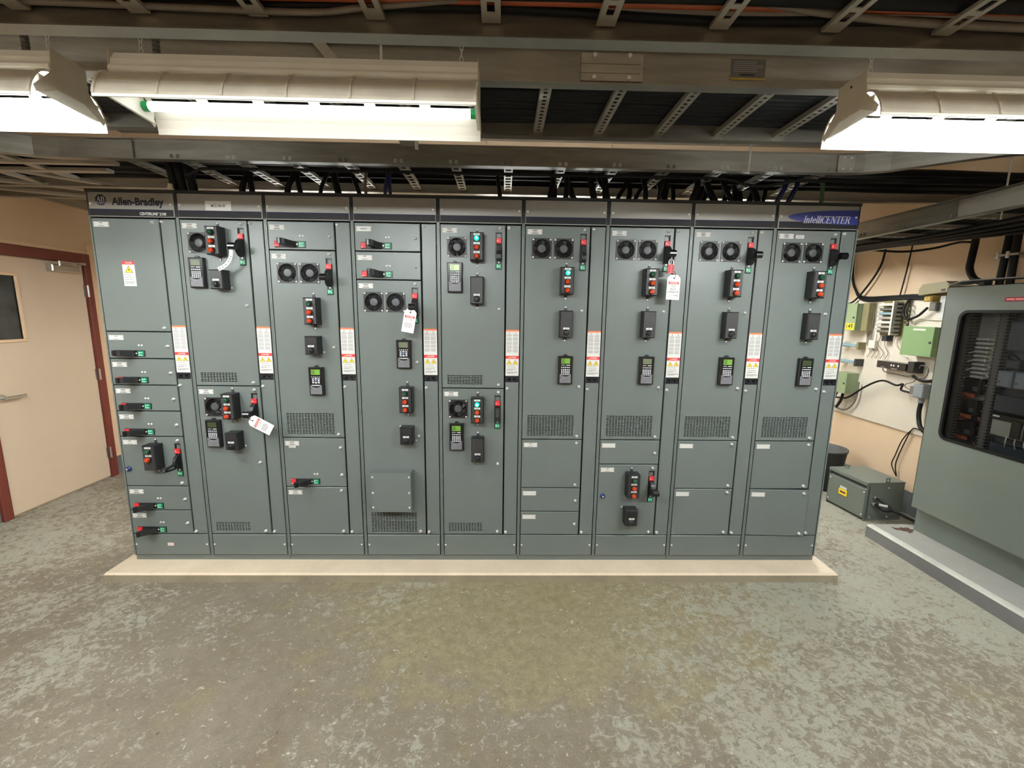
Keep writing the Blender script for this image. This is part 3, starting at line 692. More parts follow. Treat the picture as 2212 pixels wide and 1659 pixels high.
# ================================================================== motor control cabinets
PLAN = [
 ('leftmost grey cabinet with Allen-Bradley header and six horizontal switches', [(2, 'blank', 2), (.5, 'h', 2), (.5, 'h', 3), (.5, 'h', 3), (.5, 'h', 3), (1, 'v', 2), (.5, 'h', 3), (.5, 'h', 3)]),
 ('second grey cabinet from the left, MCC plate on header, two single-fan units', [(3, 'v', 3), (3, 'v', 3)]),
 ('third grey cabinet from the left with keypad midway and one double-fan door', [(.5, 'h', 3), (3.5, 'v', 4), (1, 'h', 3), (1, 'n', 3)]),
 ('fourth grey cabinet from the left with grey box hood above a low vent', [(.5, 'h', 1), (.5, 'h', 2), (5, 'v', 3)]),
 ('middle grey cabinet, fifth of nine, with two lit green pilot lights', [(3, 'v', 3), (3, 'v', 3)]),
 ('sixth grey cabinet from the left with one glowing green pilot light', [(4, 'v', 3), (1, 'n', 2), (.5, 'n', 0), (.5, 'n', 0)]),
 ('seventh grey cabinet from the left with red lockout and tag on switch', [(4, 'v', 3), (.5, 'n', 0), (1.5, 'v', 2)]),
 ('eighth grey cabinet from the left, right beside the IntelliCENTER cabinet', [(4, 'v', 4), (1, 'n', 0), (1, 'n', 0)]),
 ('rightmost grey cabinet with blue IntelliCENTER logo on its header', [(4, 'v', 4), (1, 'n', 0), (1, 'n', 0)]),
]
FANS = {(0, 0): 0}
VENTS = {(1, 0): 0, (1, 1): 0, (2, 1): 1, (3, 2): 1, (4, 0): 0, (4, 1): 0, (5, 0): 1, (6, 0): 1, (7, 0): 1, (8, 0): 1}
NF = {(1, 0): 1, (1, 1): 1, (2, 1): 2, (3, 2): 2, (4, 0): 1, (4, 1): 1, (5, 0): 2, (6, 0): 2, (7, 0): 2, (8, 0): 2}
CABS = []
for k in range(9):
    label, units = PLAN[k]
    cab = thing('motor_control_cabinet', label, 'cabinet', (k * 20 * I, 0, 0), 0, 'row of grey motor control cabinets'); CABS.append(cab)
    W = 20 * I
    b = MB(); y0 = .007
    b.box(.0003, .0023, y0, .508, 1.5 * I, 91.6 * I, 'paint'); b.box(W - .0023, W - .0003, y0, .508, 1.5 * I, 91.6 * I, 'paint')
    b.box(.0006, .36 * I, y0 - .004, y0, 1.5 * I, 85.9 * I, 'paint'); b.box(19.68 * I, W - .0006, y0 - .004, y0, 1.5 * I, 85.9 * I, 'paint')
    b.box(.0023, W - .0023, .503, .508, 1.5 * I, 91.6 * I, 'paint'); b.box(.0023, W - .0023, y0, .503, 91.2 * I, 91.6 * I, 'paint')
    b.box(15.5 * I, 16.4 * I, .040, .046, 1.6 * I, 85.6 * I, 'shadowgap')  # dark sheet painting the shade behind the door gap
    b.build('cabinet_frame', cab)
    b = MB(); b.box(.0003, W - .0003, -.004, .010, 91.12 * I, 91.75 * I, 'shadowgap'); b.build('top_trim', cab)
    # header
    b = MB(); hx0, hx1 = .42 * I, 19.58 * I
    b.cbox(hx0, hx1, -.001, .016, 85.72 * I, 91.08 * I, .003, 'trimlight'); b.quad(hx0 + .0035, hx1 - .0035, 85.90 * I, 91.0 * I, -.0012, 'taupe')
    b.quad(hx0 + .0035, hx1 - .0035, 85.90 * I, 87.40 * I, -.0014, 'stripe'); b.quad(hx0 + .0035, hx1 - .0035, 86.95 * I, 87.40 * I, -.0016, 'navy')
    b.box(.0, .30 * I, .004, .012, 85.6 * I, 91.2 * I, 'shadowgap'); b.box(19.70 * I, W, .004, .012, 85.6 * I, 91.2 * I, 'shadowgap')  # dark strips painting the shade in the gaps beside the header
    hp = b.build('header_panel', cab)
    sm = shared('hdscrew', lambda: screw_mesh(.0065, .0035))
    for x in (.95, 18.95): put('screw', sm, hp, (x * I, -.0012, 88.55 * I))
    # bottom cover and base channel
    b = MB(); b.plate(.56 * I, 19.44 * I, 1.70 * I, 7.32 * I, 0, .016, [], 'paint'); bc = b.build('bottom_cover', cab)
    for x in (.95, 18.95): put('screw', shared('hdscrew', None), bc, (x * I, 0, 4.6 * I))
    gl = .0015 if k in (0, 2, 5, 7) else 0; gr = .0015 if k in (1, 4, 6, 8) else 0
    MB().box(gl, W - gr, .014, .50, 0, 1.5 * I, 'paint').build('base_channel', cab)
    # vertical wireway door
    b = MB(); b.plate(16.14 * I, 19.46 * I, 7.56 * I, 85.38 * I, 0, .018, [], 'paint'); wd = b.build('wireway_door', cab)
    lm = shared('latch', latch_mesh)
    for z in (84.75, 46.55, 8.3): put('quarter_turn_latch', lm, wd, (16.62 * I, 0, z * I))
    lab(put('warning_label', shared('warn', warn_label), wd, (17.78 * I, -.0001, 54.6 * I)), 'white warning label with red danger band')
    # unit doors
    zt = 85.5
    for ui, (sf, kind, npl) in enumerate(units):
        zb = zt - 13 * sf; holes = []
        t1, b1 = zt - .12, zb + .12
        if kind == 'v': holes.append((13.52 * I, 15.04 * I, (t1 - 10.15) * I, (t1 - 1.6) * I))
        if kind == 'h':
            hz = t1 if sf < 1 else b1 + 6.5
            holes.append((2.1 * I, 9.0 * I, (hz - 5.75) * I, (hz - 4.5) * I))
        nf = NF.get((k, ui), 0)
        for i in range(nf): xc = 4.42 + 5.22 * i; zc = t1 - 5.12; holes.append(((xc - 2.14) * I, (xc + 2.14) * I, (zc - 2.14) * I, (zc + 2.14) * I))
        vk = VENTS.get((k, ui))
        if vk is not None: holes += vent(1.72, b1 + (.82 if k != 3 else .5), vk)
        b = MB(); x0 = .56
        b.plate(0, (15.78 - x0) * I, b1 * I, t1 * I, 0, .018, [(h[0] - x0 * I, h[1] - x0 * I, h[2], h[3]) for h in holes], 'paint')
        d = b.build('unit_door', cab, (x0 * I, 0, 0))
        nm = put('nameplate', shared(('np', npl), lambda: nameplate_mesh(npl)), d, ((2.72 - x0) * I, 0, (t1 - 1.35) * I))
        if kind == 'h' or (sf == .5): zs = [(14.7, t1 - 3.3)] if sf == .5 else [(14.75, t1 - 2.4), (14.75, b1 + 3.2)]
        else:
            zs = [(14.45, t1 - .78), (14.45, b1 + .82)]
            if sf >= 3: zs.append((14.45, (t1 + b1) / 2 if sf < 4 else t1 - 19.5))
            if sf >= 4: zs.append((14.5, t1 - 38.2))
        for x, z in zs: put('quarter_turn_latch', lm, d, ((x - x0) * I, 0, z * I))
        if kind == 'v':
            style = 'down' if k == 0 else ('flat' if (k, ui) in ((4, 1), (4, 0), (5, 0)) else 'up')
            add_vswitch(cab, t1, style)
        if kind == 'h': add_hswitch(cab, hz)
        for i in range(nf): add_fan(cab, 4.42 + 5.22 * i, t1 - 5.12)
        if k == 8 and ui == 2: d.rotation_euler.z = -math.radians(2.6)
        zt = zb
# pilot stations, selectors, keypads
add_pilot(CABS[0], 9.1, 28.75, ('g', 'o'))
b = MB(); R_ = lambda q, a, h: (q * math.cos(a), -h, q * math.sin(a)); b.lathe([(.62 * I, 0), (.62 * I, .008), (.45 * I, .009), (.42 * I, .018), (.25 * I, .021), (0, .021)], 'navyknob', 20, True, R_); b.quad(-.18 * I, .18 * I, -.1 * I, .22 * I, -.0215, 'white'); KN = b.mesh('reset_button')
put('reset_button', KN, CABS[0], (1.68 * I, 0, 25.1 * I)); put('reset_button', KN, CABS[6], (1.75 * I, 0, 18.45 * I))
add_pilot(CABS[1], 9.2, 80.5, ('g', 'o', 'o')); add_pilot(CABS[1], 9.2, 41.8, ('g', 'o', 'o'))
add_pilot(CABS[2], 10.3, 64.9, ('g', 'o', 'o')); add_pilot(CABS[3], 11.95, 43.8, ('g', 'o', 'o'))
add_pilot(CABS[4], 9.2, 80.15, ('on', 'o', 'o')); add_pilot(CABS[4], 9.35, 41.35, ('on', 'o', 'o'))
add_pilot(CABS[5], 10.4, 72.75, ('on', 'o', 'o'))
for k in (6, 7, 8): add_pilot(CABS[k], 10.3, 72.7, ('g', 'o', 'o'))
add_pilot(CABS[6], 9.0, 22.0, ('g', 'o', 'o'))
for k, x, z, tall in ((1, 9.35, 71.85, 0), (1, 9.35, 33.1, 0), (2, 10.1, 56.85, 0), (3, 11.9, 34.8, 0), (6, 8.9, 13.5, 0), (4, 9.2, 70.25, 1), (4, 9.4, 31.2, 1), (5, 10.55, 62.65, 1), (6, 10.5, 62.8, 1), (7, 10.5, 62.85, 1), (8, 10.5, 62.85, 1)): add_selector(CABS[k], x, z, tall)
for k, x, z, lcd, v in ((1, 3.9, 73.4, 'lcd_off', 0), (1, 4.0, 34.6, 'lcd_dim', 0), (2, 10.05, 48.0, 'lcd_on', 1), (3, 11.45, 54.85, 'lcd_off', 1), (4, 3.95, 73.2, 'lcd_bright', 0), (4, 4.05, 34.2, 'lcd_on', 0), (5, 10.85, 51.4, 'lcd_on', 0), (6, 10.95, 51.5, 'lcd_off', 0), (7, 10.9, 51.55, 'lcd_on', 0), (8, 10.75, 51.5, 'lcd_dim', 0)): add_keypad(CABS[k], x, z, lcd, v)
# header print
hp0 = [o for o in CABS[0].children if o.name.startswith('header_panel')][0]
b = MB(); oc = [(1.28 * I * math.cos(math.radians(22.5 + 45 * i)), 1.28 * I * math.sin(math.radians(22.5 + 45 * i))) for i in range(8)]
lx, lz = 3.35 * I, 89.35 * I
b.add([(lx + u, -.0018, lz + v) for u, v in oc], [tuple(range(8))], 'navy')
s = serif_word('AB', 1.0 * I, 'white', 0, 1.0, -.0020); b.join(s, Matrix.Translation((lx - s.width / 2 + .02 * I, 0, lz - .30 * I)))
b.quad(lx - 1.1 * I, lx + 1.1 * I, lz - .58 * I, lz - .5 * I, -.0020, 'white'); b.quad(lx - .5 * I, lx + .5 * I, lz - .92 * I, lz - .78 * I, -.0020, 'inkgrey')
b.build('brand_emblem', hp0)
text('Allen-Bradley', 2.25 * I, 'navy', 'LEFT', .80, .036, 0, -.0018, (5.85 * I, 89.0 * I), 11.75 * I).build('brand_lettering', hp0)
b = text('CENTERLINE', .86 * I, 'white', 'LEFT', .78, .022, 0, -.0018, (11.75 * I, 86.44 * I), 4.05 * I); b.join(text('\u00ae', .36 * I, 'white', 'LEFT', .8, .01, 0, -.0018, (15.85 * I, 86.62 * I))); b.join(text('2100', .86 * I, 'white', 'LEFT', .78, .022, 0, -.0018, (16.25 * I, 86.44 * I), 1.5 * I)); b.build('series_lettering', hp0)
hp1 = [o for o in CABS[1].children if o.name.startswith('header_panel')][0]
b = MB(); b.cbox(6.8 * I, 12.7 * I, -.004, -.001, 87.42 * I, 89.55 * I, .0006, 'white'); b.join(text('MCC-9A-W', .90 * I, 'ink', 'CENTER', .72, .022, 0, -.0042, (9.75 * I, 88.45 * I)))
for x in (7.05, 12.45): b.cyl((x * I, -.003, 88.5 * I), (x * I, -.0046, 88.5 * I), .0025, 'steel', 8)
b.build('name_board', hp1)
hp8 = [o for o in CABS[8].children if o.name.startswith('header_panel')][0]
b = MB(); pts = []
for i in range(25):
    a = math.radians(90 + 180 * i / 24); pts.append((19.45 + 16.85 * math.cos(a), 88.45 + 1.62 * math.sin(a)))
pts = [(x, z + .10 * (x - 2.6) / 17 if z > 88.45 else z) for x, z in pts]
b.add([(x * I, -.0018, z * I) for x, z in pts], [tuple(range(len(pts)))], 'blue'); b.build('logo_swoosh', hp8)
s = serif_word('IntelliCENTER', 1.62 * I, 'white', .28, .70, -.0021)
s.xf(Matrix.Translation((6.35 * I, 0, 87.12 * I)) @ Matrix.Scale(11.2 * I / s.width, 4, (1, 0, 0))); s.build('logo_lettering', hp8)
# danger label on the first door, box hood on the fourth, extra small plates
b = MB(); w2 = 1.42
b.cbox(-w2 * I, w2 * I, -.0008, 0, -2.85 * I, 2.85 * I, .0001, 'white'); b.quad(-w2 * I, w2 * I, 2.1 * I, 2.85 * I, -.001, 'redprint'); b.join(text('DANGER', .5 * I, 'white', 'CENTER', .8, .02, 0, -.0012, (.1 * I, 2.46 * I)))
b.add([(-.95 * I, -.001, .2 * I), (.95 * I, -.001, .2 * I), (0, -.001, 1.9 * I)], [(0, 1, 2)], 'ink'); b.add([(-.80 * I, -.0012, .28 * I), (.80 * I, -.0012, .28 * I), (0, -.0012, 1.7 * I)], [(0, 1, 2)], 'yellow')
b.add([(.08 * I, -.0014, 1.35 * I), (-.2 * I, -.0014, .85 * I), (-.03 * I, -.0014, .85 * I), (-.07 * I, -.0014, .4 * I), (.22 * I, -.0014, 1.0 * I), (.05 * I, -.0014, 1.0 * I)], [(0, 1, 2, 3, 4, 5)], 'ink')
for z, e in ((-.25, .6), (-.75, 1.2), (-1.25, .9), (-1.75, 1.25), (-1.95, .8), (-2.15, 1.0)): b.quad(-1.2 * I, e * I, (z - .1) * I, z * I, -.001, 'inkgrey')
d0 = [o for o in CABS[0].children if o.name.startswith('unit_door')][0]
lab(b.build('danger_label', d0, ((7.7 - .56) * I, 0, 73.0 * I)), 'white danger label with yellow triangle')
b = MB(); b.cbox(-.75 * I, .75 * I, -.0012, 0, -.42 * I, .42 * I, .0002, 'white'); lines(b, -.6 * I, .6 * I, .3 * I, 4, .17 * I, .06 * I, 'pink', -.0014, 4)
bc0 = [o for o in CABS[0].children if o.name.startswith('bottom_cover')][0]; b.build('small_label', bc0, (9.7 * I, 0, 4.62 * I))
b = MB(); b.cbox(-.85 * I, .85 * I, -.0012, 0, -.33 * I, .33 * I, .0002, 'white'); lines(b, -.7 * I, .7 * I, .2 * I, 3, .17 * I, .05 * I, 'inkgrey', -.0014, 5)
me = b.mesh('small_label')
d2 = [o for o in CABS[2].children if o.name.startswith('unit_door')][2]; put('small_label', me, d2, ((2.75 - .6) * I, 0, (33.45 - 2.25) * I))
b = MB(); b.cbox(-1.0 * I, 1.0 * I, -.0012, 0, -.42 * I, .42 * I, .0002, 'white'); lines(b, -.8 * I, .8 * I, .25 * I, 3, .2 * I, .06 * I, 'inkgrey', -.0014, 6); me = b.mesh('small_label')
d8 = [o for o in CABS[8].children if o.name.startswith('unit_door')][0]; put('small_label', me, d8, ((6.05 - .6) * I, 0, 83.95 * I))
b = MB(); hx0, hx1, hz0, hz1, dp = 2.9 * I, 12.85 * I, 15.25 * I, 25.45 * I, .08
b.add([(hx0, 0, hz0), (hx1, 0, hz0), (hx1, 0, hz1), (hx0, 0, hz1), (hx0, -dp, hz0), (hx1, -dp, hz0), (hx1, -dp, hz1), (hx0, -dp, hz1)], [(4, 5, 6, 7), (0, 4, 7, 3), (5, 1, 2, 6), (7, 6, 2, 3)], 'paint')
e = .004
b.add([(hx0 + e, 0, hz0), (hx1 - e, 0, hz0), (hx1 - e, 0, hz1 - e), (hx0 + e, 0, hz1 - e), (hx0 + e, -dp + e, hz0), (hx1 - e, -dp + e, hz0), (hx1 - e, -dp + e, hz1 - e), (hx0 + e, -dp + e, hz1 - e)], [(7, 6, 5, 4), (3, 7, 4, 0), (6, 2, 1, 5), (3, 2, 6, 7)], 'paint')
hd = b.build('vent_hood', CABS[3])
for x in (3.35, 12.4):
    for z in (16.4, 20.3, 24.4): put('screw', shared('hdscrew', None), hd, (x * I, -dp, z * I))
# ================================================================== tags and lockout hanging on the switches
def danger_tag(label, loc, rot, w_, h, kind, tilt=0.0):
    T_ = thing('danger_tag', label, 'tag', loc, 0, 'danger tags on the switches'); T_.rotation_euler = (tilt, rot, 0)
    c = w_ * .24; th = .0012
    poly = [(-w_ / 2, -h), (w_ / 2, -h), (w_ / 2, .02 - c), (w_ / 2 - c, .02), (-w_ / 2 + c, .02), (-w_ / 2, .02 - c)]
    b = MB(); b.prism(poly, lambda u, v, q: (u, q, v), -th, 0, 'tagwhite'); b.build('card', T_)
    b = MB(); y = -th - .0003; zb = -h * .16
    b.quad(-w_ * .40, w_ * .40, zb - h * .12, zb, y, 'ink'); b.quad(-w_ * .37, w_ * .37, zb - h * .11, zb - h * .01, y - .0002, 'redprint')
    b.join(text('DANGER', h * .115, 'white', 'CENTER', .78, .02, 0, y - .0004, (0, zb - h * .06)))
    if kind == 'op':
        for i, t_ in enumerate(('DO', 'NOT', 'OPERATE')): b.join(text(t_, h * .135, 'ink', 'CENTER', .95, .012, 0, y, (0, -h * .38 - i * h * .135)))
        b.quad(-w_ * .40, -w_ * .05, -h * .815, -h * .80, y, 'inkgrey'); b.quad(-w_ * .40, w_ * .40, -h * .895, -h * .885, y, 'inkgrey'); b.quad(-w_ * .40, -w_ * .2, -h * .875, -h * .86, y, 'inkgrey')
        for i, (a, c2, z) in enumerate(((.02, .08, .785), (.14, .22, .775), (.23, .31, .785), (.32, .40, .795))): b.quad(w_ * a, w_ * c2, -h * (z + .03), -h * z, y, 'ink')
    else:
        b.join(text('DO NOT REMOVE', h * .075, 'ink', 'CENTER', .72, .012, 0, y, (0, -h * .36))); b.join(text('THIS TAG', h * .06, 'ink', 'CENTER', .8, .01, 0, y, (0, -h * .45)))
        lines(b, -w_ * .36, w_ * .36, -h * .53, 4, h * .065, h * .03, 'inkgrey', y, 9)
    b.build('printed_face', T_)
    b = MB(); b.cyl((0, -th - .0006, 0), (0, -th - .0001, 0), .0045, 'ink', 12); b.tube(smooth_pts([(0, -.003, 0), (.004, -.012, .012), (.002, -.006, .03), (-.002, .0, .04)]), .0013, 'cable', 5); b.build('cable_tie', T_)
    return T_
x6 = 6 * 20 * I
danger_tag('white DO NOT OPERATE tag below the red lockout hasp', (x6 + 15.15 * I, -.088, 73.6 * I), math.radians(2), .078, .125, 'op', -.06)
danger_tag('white danger tag tilted on the fourth cabinet switch', (3 * 20 * I + 13.95 * I, -.10, 64.9 * I), math.radians(10), .072, .118, 's', -.05)
danger_tag('white danger tag hanging sideways on the second cabinet lower switch', (20 * I + 15.6 * I, -.095, 38.75 * I), math.radians(-61), .072, .125, 's', 0)
H_ = thing('lockout_hasp', 'red safety lockout hasp clipped to the seventh cabinet switch', 'hasp', (x6 + 14.32 * I, -.075, 75.7 * I))
b = MB(); pl = [(-.019, -.024), (.019, -.024), (.020, .014), (.014, .026), (-.014, .026), (-.020, .014)]
b.prism(pl, lambda u, v, q: (u, q, v), -.012, 0, 'red')
for xx in (-.011, .011):
    for zz in (-.014, 0, .014): b.cyl((xx, -.0122, zz), (xx, -.0132, zz), .0042, 'ink', 10)
b.build('hasp_body', H_)
MB().tube(smooth_pts([(-.012, -.006, .02), (-.013, -.006, .045), (0, -.006, .058), (.013, -.006, .045), (.012, -.006, .02)]), .0032, 'chrome', 8).build('hasp_jaw', H_)
T_ = tag(MB().build('wire_marker_strip') if False else put('marker_strip', None), 'curled white marker strip hanging from the second cabinet upper switch', 'strip')
b = MB(); cx0, cz0 = 20 * I, 0
ctr = smooth_pts([(13.4, 77.9), (13.05, 76.6), (12.3, 75.4), (11.1, 74.35), (9.9, 73.9)], 6)  if False else None
path = [(13.55, 78.6), (13.45, 77.4), (13.0, 76.2), (12.2, 75.2), (11.2, 74.5), (10.3, 74.1)]
path = smooth_pts([(20 * I + x * I, -.078, z * I) for x, z in path], 4)
vs = []
for i, p in enumerate(path):
    d = (path[min(i + 1, len(path) - 1)] - path[max(i - 1, 0)]).normalized(); nrm = Vector((d.z, 0, -d.x))
    for s_ in (-1, 1):
        for yy in (-.0006, .0006): q = p + nrm * (.0105 * s_); vs.append((q.x, q.y + yy, q.z))
fs = []
for i in range(len(path) - 1):
    a, c = i * 4, i * 4 + 4; fs += [(a, a + 2, c + 2, c), (a + 1, c + 1, c + 3, a + 3), (a, c, c + 1, a + 1), (a + 2, a + 3, c + 3, c + 2)]
b.add(vs, fs, 'tagwhite'); b.build('strip_card', T_)
b = MB()
for i in (5, 7, 9, 12, 15, 18):
    if i + 1 < len(path):
        p, q = path[i], path[i + 1]; d = (q - p).normalized(); n2 = Vector((d.z, 0, -d.x)); e = .0045
        b.add([tuple(p + n2 * s_ * .006 + d * t_ + Vector((0, -.0009, 0))) for s_, t_ in ((-1, 0), (1, 0), (1, e), (-1, e))], [(0, 1, 2, 3)], 'ink')
b.build('strip_print', T_)

# ================================================================== fluorescent fixtures
def fixture_parts():
    L2 = 1.215; hw = .135
    out = {}
    b = MB(); b.prism([(-.058, .098), (-.070, .112), (-.070, .122), (-.060, .134), (-.058, .150), (-.040, .178), (.040, .178), (.058, .150), (.060, .134), (.070, .122), (.070, .112), (.058, .098), (.04, .090), (-.04, .090)], lambda u, v, w_: (w_, u, v), 0, L2, 'fixture')
    out['housing'] = b.mesh('ballast_housing')
    # reflectors, thin shells with uplight slots along the shoulder
    prof = [(.058, .098), (.078, .094), (.096, .084), (.112, .066), (.125, .040), (.133, .014), (.135, .0)]
    for side, nm in ((-1, 'front_reflector'), (1, 'rear_reflector')):
        b = MB(); t_ = .0025; n = 6; seg = []
        g = L2 / n
        for i in range(n): seg += [(i * g, i * g + .02, 0), (i * g + .02, (i + 1) * g - .02, 1), ((i + 1) * g - .02, (i + 1) * g, 0)]
        for j in range(len(prof) - 1):
            (u0, v0), (u1, v1) = prof[j], prof[j + 1]
            for x0, x1, hole in seg:
                if hole and j == 1: continue
                b.add([(x0, side * u0, v0), (x1, side * u0, v0), (x1, side * u1, v1), (x0, side * u1, v1)], [(0, 1, 2, 3)], 'fixture')
                b.add([(x0, side * (u0 + t_ * .5), v0 + t_), (x1, side * (u0 + t_ * .5), v0 + t_), (x1, side * (u1 + t_), v1 + t_ * .4), (x0, side * (u1 + t_), v1 + t_ * .4)], [(3, 2, 1, 0)], 'fixture_back')
        b.box(0, L2, side * .135 - (.004 if side < 0 else 0), side * .135 + (0 if side < 0 else .004), -.007, .002, 'fixture')
        for i in range(n + 1):   # pressed ribs
            x = min(max(i * g, .004), L2 - .004)
            b.prism([(u + .0005, v + .0015) for u, v in prof[1:]] + [(u + .006, v + .005) for u, v in reversed(prof[1:])], lambda u, v, w_: (w_, side * u, v), x - .004, x + .004, 'fixture_back')
        out[nm] = b.mesh(nm)
    b = MB()
    end = [(-.062, .175), (.062, .175), (.066, .10), (.128, .03), (.120, .012), (.05, .052), (-.05, .052), (-.120, .012), (-.128, .03), (-.066, .10)]
    b.prism(end, lambda u, v, w_: (w_, u, v), -.003, 0, 'fixture_back'); b.cyl((-.004, 0, .15), (-.003, 0, .15), .005, 'ink', 8); out['endl'] = b.mesh('end_plate')
    b = MB(); b.prism(end, lambda u, v, w_: (w_, u, v), 0, .003, 'fixture_back'); out['endr'] = b.mesh('end_plate')
    for q in ('tube', 'tube_dim', 'tube_back', 'tube_aisle'): b = MB(); b.cyl((.03, 0, 0), (L2 - .03, 0, 0), .016, q, 14, cap=False); out[q] = b.mesh('fluorescent_tube')
    b = MB()
    b.cyl((.008, 0, 0), (.032, 0, 0), .0168, 'endcap', 14)
    out['cap'] = b.mesh('tube_end_cap')
    b = MB()
    b.box(0, .010, -.105, .105, .02, .075, 'fixture')
    out['holder'] = b.mesh('lamp_holder')
    def chain(n):
        c = MB()
        for i in range(n):
            z = i * .021; pts = []
            for k in range(13):
                a = 2 * math.pi * k / 12; u, v = .006 * math.cos(a), .0135 * math.sin(a); pts.append((u, 0, z + v) if i % 2 else (0, u, z + v))
            c.tube(pts, .0016, 'steel', 5, False)
        return c.mesh('hanging_chain')
    out['chain'] = chain(26)
    return out
FX = fixture_parts()
def light(label, x, y, z, tubes, ch=True, tilt=-.05, tm='tube', bare=False):
    o = thing('fluorescent_fixture', label, 'light', (x, y, z), 0, 'hanging fluorescent fixtures'); o.rotation_euler = (tilt, 0, 0)
    put('ballast_housing', FX['housing'], o)
    if not bare:
        put('front_reflector', FX['front_reflector'], o); put('rear_reflector', FX['rear_reflector'], o)
        put('end_plate', FX['endl'], o); put('end_plate', FX['endr'], o, (1.215, 0, 0))
    put('lamp_holder', FX['holder'], o); put('lamp_holder', FX['holder'], o, (1.205, 0, 0))
    for yy in tubes: t_ = put('fluorescent_tube', FX[tm], o, (0, yy, .058)); put('tube_end_cap', FX['cap'], t_); put('tube_end_cap', FX['cap'], t_, (1.175, 0, 0))
    if ch:
        for xx in (.06, 1.155):
            put('hanging_chain', FX['chain'], o, (xx, 0, .185))
            if z < 2.2: put('hanging_chain', FX['chain'], o, (xx, 0, .785))
    return o
light('fluorescent fixture at the left edge, its right end plate in view', -.29, -1.05, 2.318, (-.06, .06))
light('whole fluorescent fixture with one visible tube above the left cabinets', 1.115, -1.05, 2.318, (-.06, .06), True, -.05, 'tube_dim')
light('fluorescent fixture at the right edge, its left end plate in view', 3.66, -1.05, 2.318, (-.06, .06))
for i, (x, nm) in enumerate(((-.9, 'left'), (1.0, 'middle'), (3.8, 'right'))):
    light('bare fluorescent strip light behind the viewer, ' + nm + ' of three', x, -2.42, 2.335, (-.06, .06), True, 0, 'tube_back', True)
for x, nm in ((.1, 'left'), (2.2, 'middle'), (4.25, 'right')):
    light('fluorescent fixture in the aisle behind the cabinets, ' + nm + ' of three', x, 1.35, 2.12, (-.06, .06), True, 0, 'tube_aisle')
c = MB()
for i in range(16): c.cyl((0, 0, i * .0135), (0, 0, i * .0135 + .009), .0115, 'duct', 10)
c.cyl((0, 0, 0), (0, 0, .22), .009, 'duct', 10); CH = c.mesh('armoured_flex')
tag(put('armoured_flex', CH, None, (.80, -1.05, 2.495)), 'ribbed flexible conduit rising from the left edge fixture', 'conduit')
tag(put('armoured_flex', CH, None, (1.235, -1.05, 2.495)), 'ribbed flexible conduit rising from the whole fixture', 'conduit')

# ================================================================== cable trays
def rail(b, pts, zb, h, m='alu', fl=.024, t_=.004):
    """I-section rail swept along a plan polyline"""
    pts = [Vector((p[0], p[1], 0)) for p in pts]; N = len(pts); sec = [(-fl, 0), (fl, 0), (fl, t_), (t_ / 2, t_), (t_ / 2, h - t_), (fl, h - t_), (fl, h), (-fl, h), (-fl, h - t_), (-t_ / 2, h - t_), (-t_ / 2, t_), (-fl, t_)]
    n = len(sec); vs = []
    for i, p in enumerate(pts):
        d = (pts[min(i + 1, N - 1)] - pts[max(i - 1, 0)]).normalized(); nr = Vector((-d.y, d.x, 0))
        for u, v in sec: q = p + nr * u; vs.append((q.x, q.y, zb + v))
    fs = [(i * n + k, i * n + (k + 1) % n, (i + 1) * n + (k + 1) % n, (i + 1) * n + k) for i in range(N - 1) for k in range(n)] + [tuple(range(n - 1, -1, -1)), tuple((N - 1) * n + k for k in range(n))]
    return b.add(vs, fs, m)
def rung_mesh(L_, w_, slot, pitch, sw, lip=.022):
    """slotted channel rung seen from below, running along +y from 0 to L_"""
    b = MB(); holes = []; y = .03
    while y + slot < L_ - .02: holes.append((-sw / 2, sw / 2, y, y + slot)); y += pitch
    q = MB(); q.plate(-w_ / 2, w_ / 2, 0, L_, 0, .003, holes, 'alu2', .0006)
    # plate is in x-z facing -y : turn to x-y facing down
    b.join(q, Matrix(((1, 0, 0, 0), (0, 0, 1, 0), (0, 1, 0, 0), (0, 0, 0, 1))))
    b.f = [tuple(reversed(f)) for f in b.f]
    b.box(-w_ / 2, -w_ / 2 + .003, 0, L_, .002, lip, 'alu2'); b.box(w_ / 2 - .003, w_ / 2, 0, L_, .002, lip, 'alu2')
    return b.mesh('rung')
def tray_x(label, x0, x1, y0, y1, zb, h, rz, phase, rm, rails=None, fl=.024, skip=()):
    o = thing('cable_tray', label, 'cable tray', (0, 0, 0))
    for p in (rails or [[(x0, y0), (x1, y0)], [(x0, y1), (x1, y1)]]): rail(MB(), p, zb, h, 'alu', fl).build('side_rail', o)
    n = math.ceil((x0 - phase) / .3048)
    while phase + n * .3048 < x1:
        put('rung', rm, o, (phase + n * .3048, y0, rz)); n += 1
    return o
def long_cables(name, label, group, spec, x0, x1, m, seed):
    r = random.Random(seed)
    for (y, z, rad) in spec:
        n = max(4, int((x1 - x0) / .5)); pts = [(x0 + (x1 - x0) * i / n, y + r.uniform(-.007, .007), z + r.uniform(-.004, .006)) for i in range(n + 1)]
        tag(MB().tube(smooth_pts(pts, 3), rad, m, 7).build(name), label, 'cable', group)
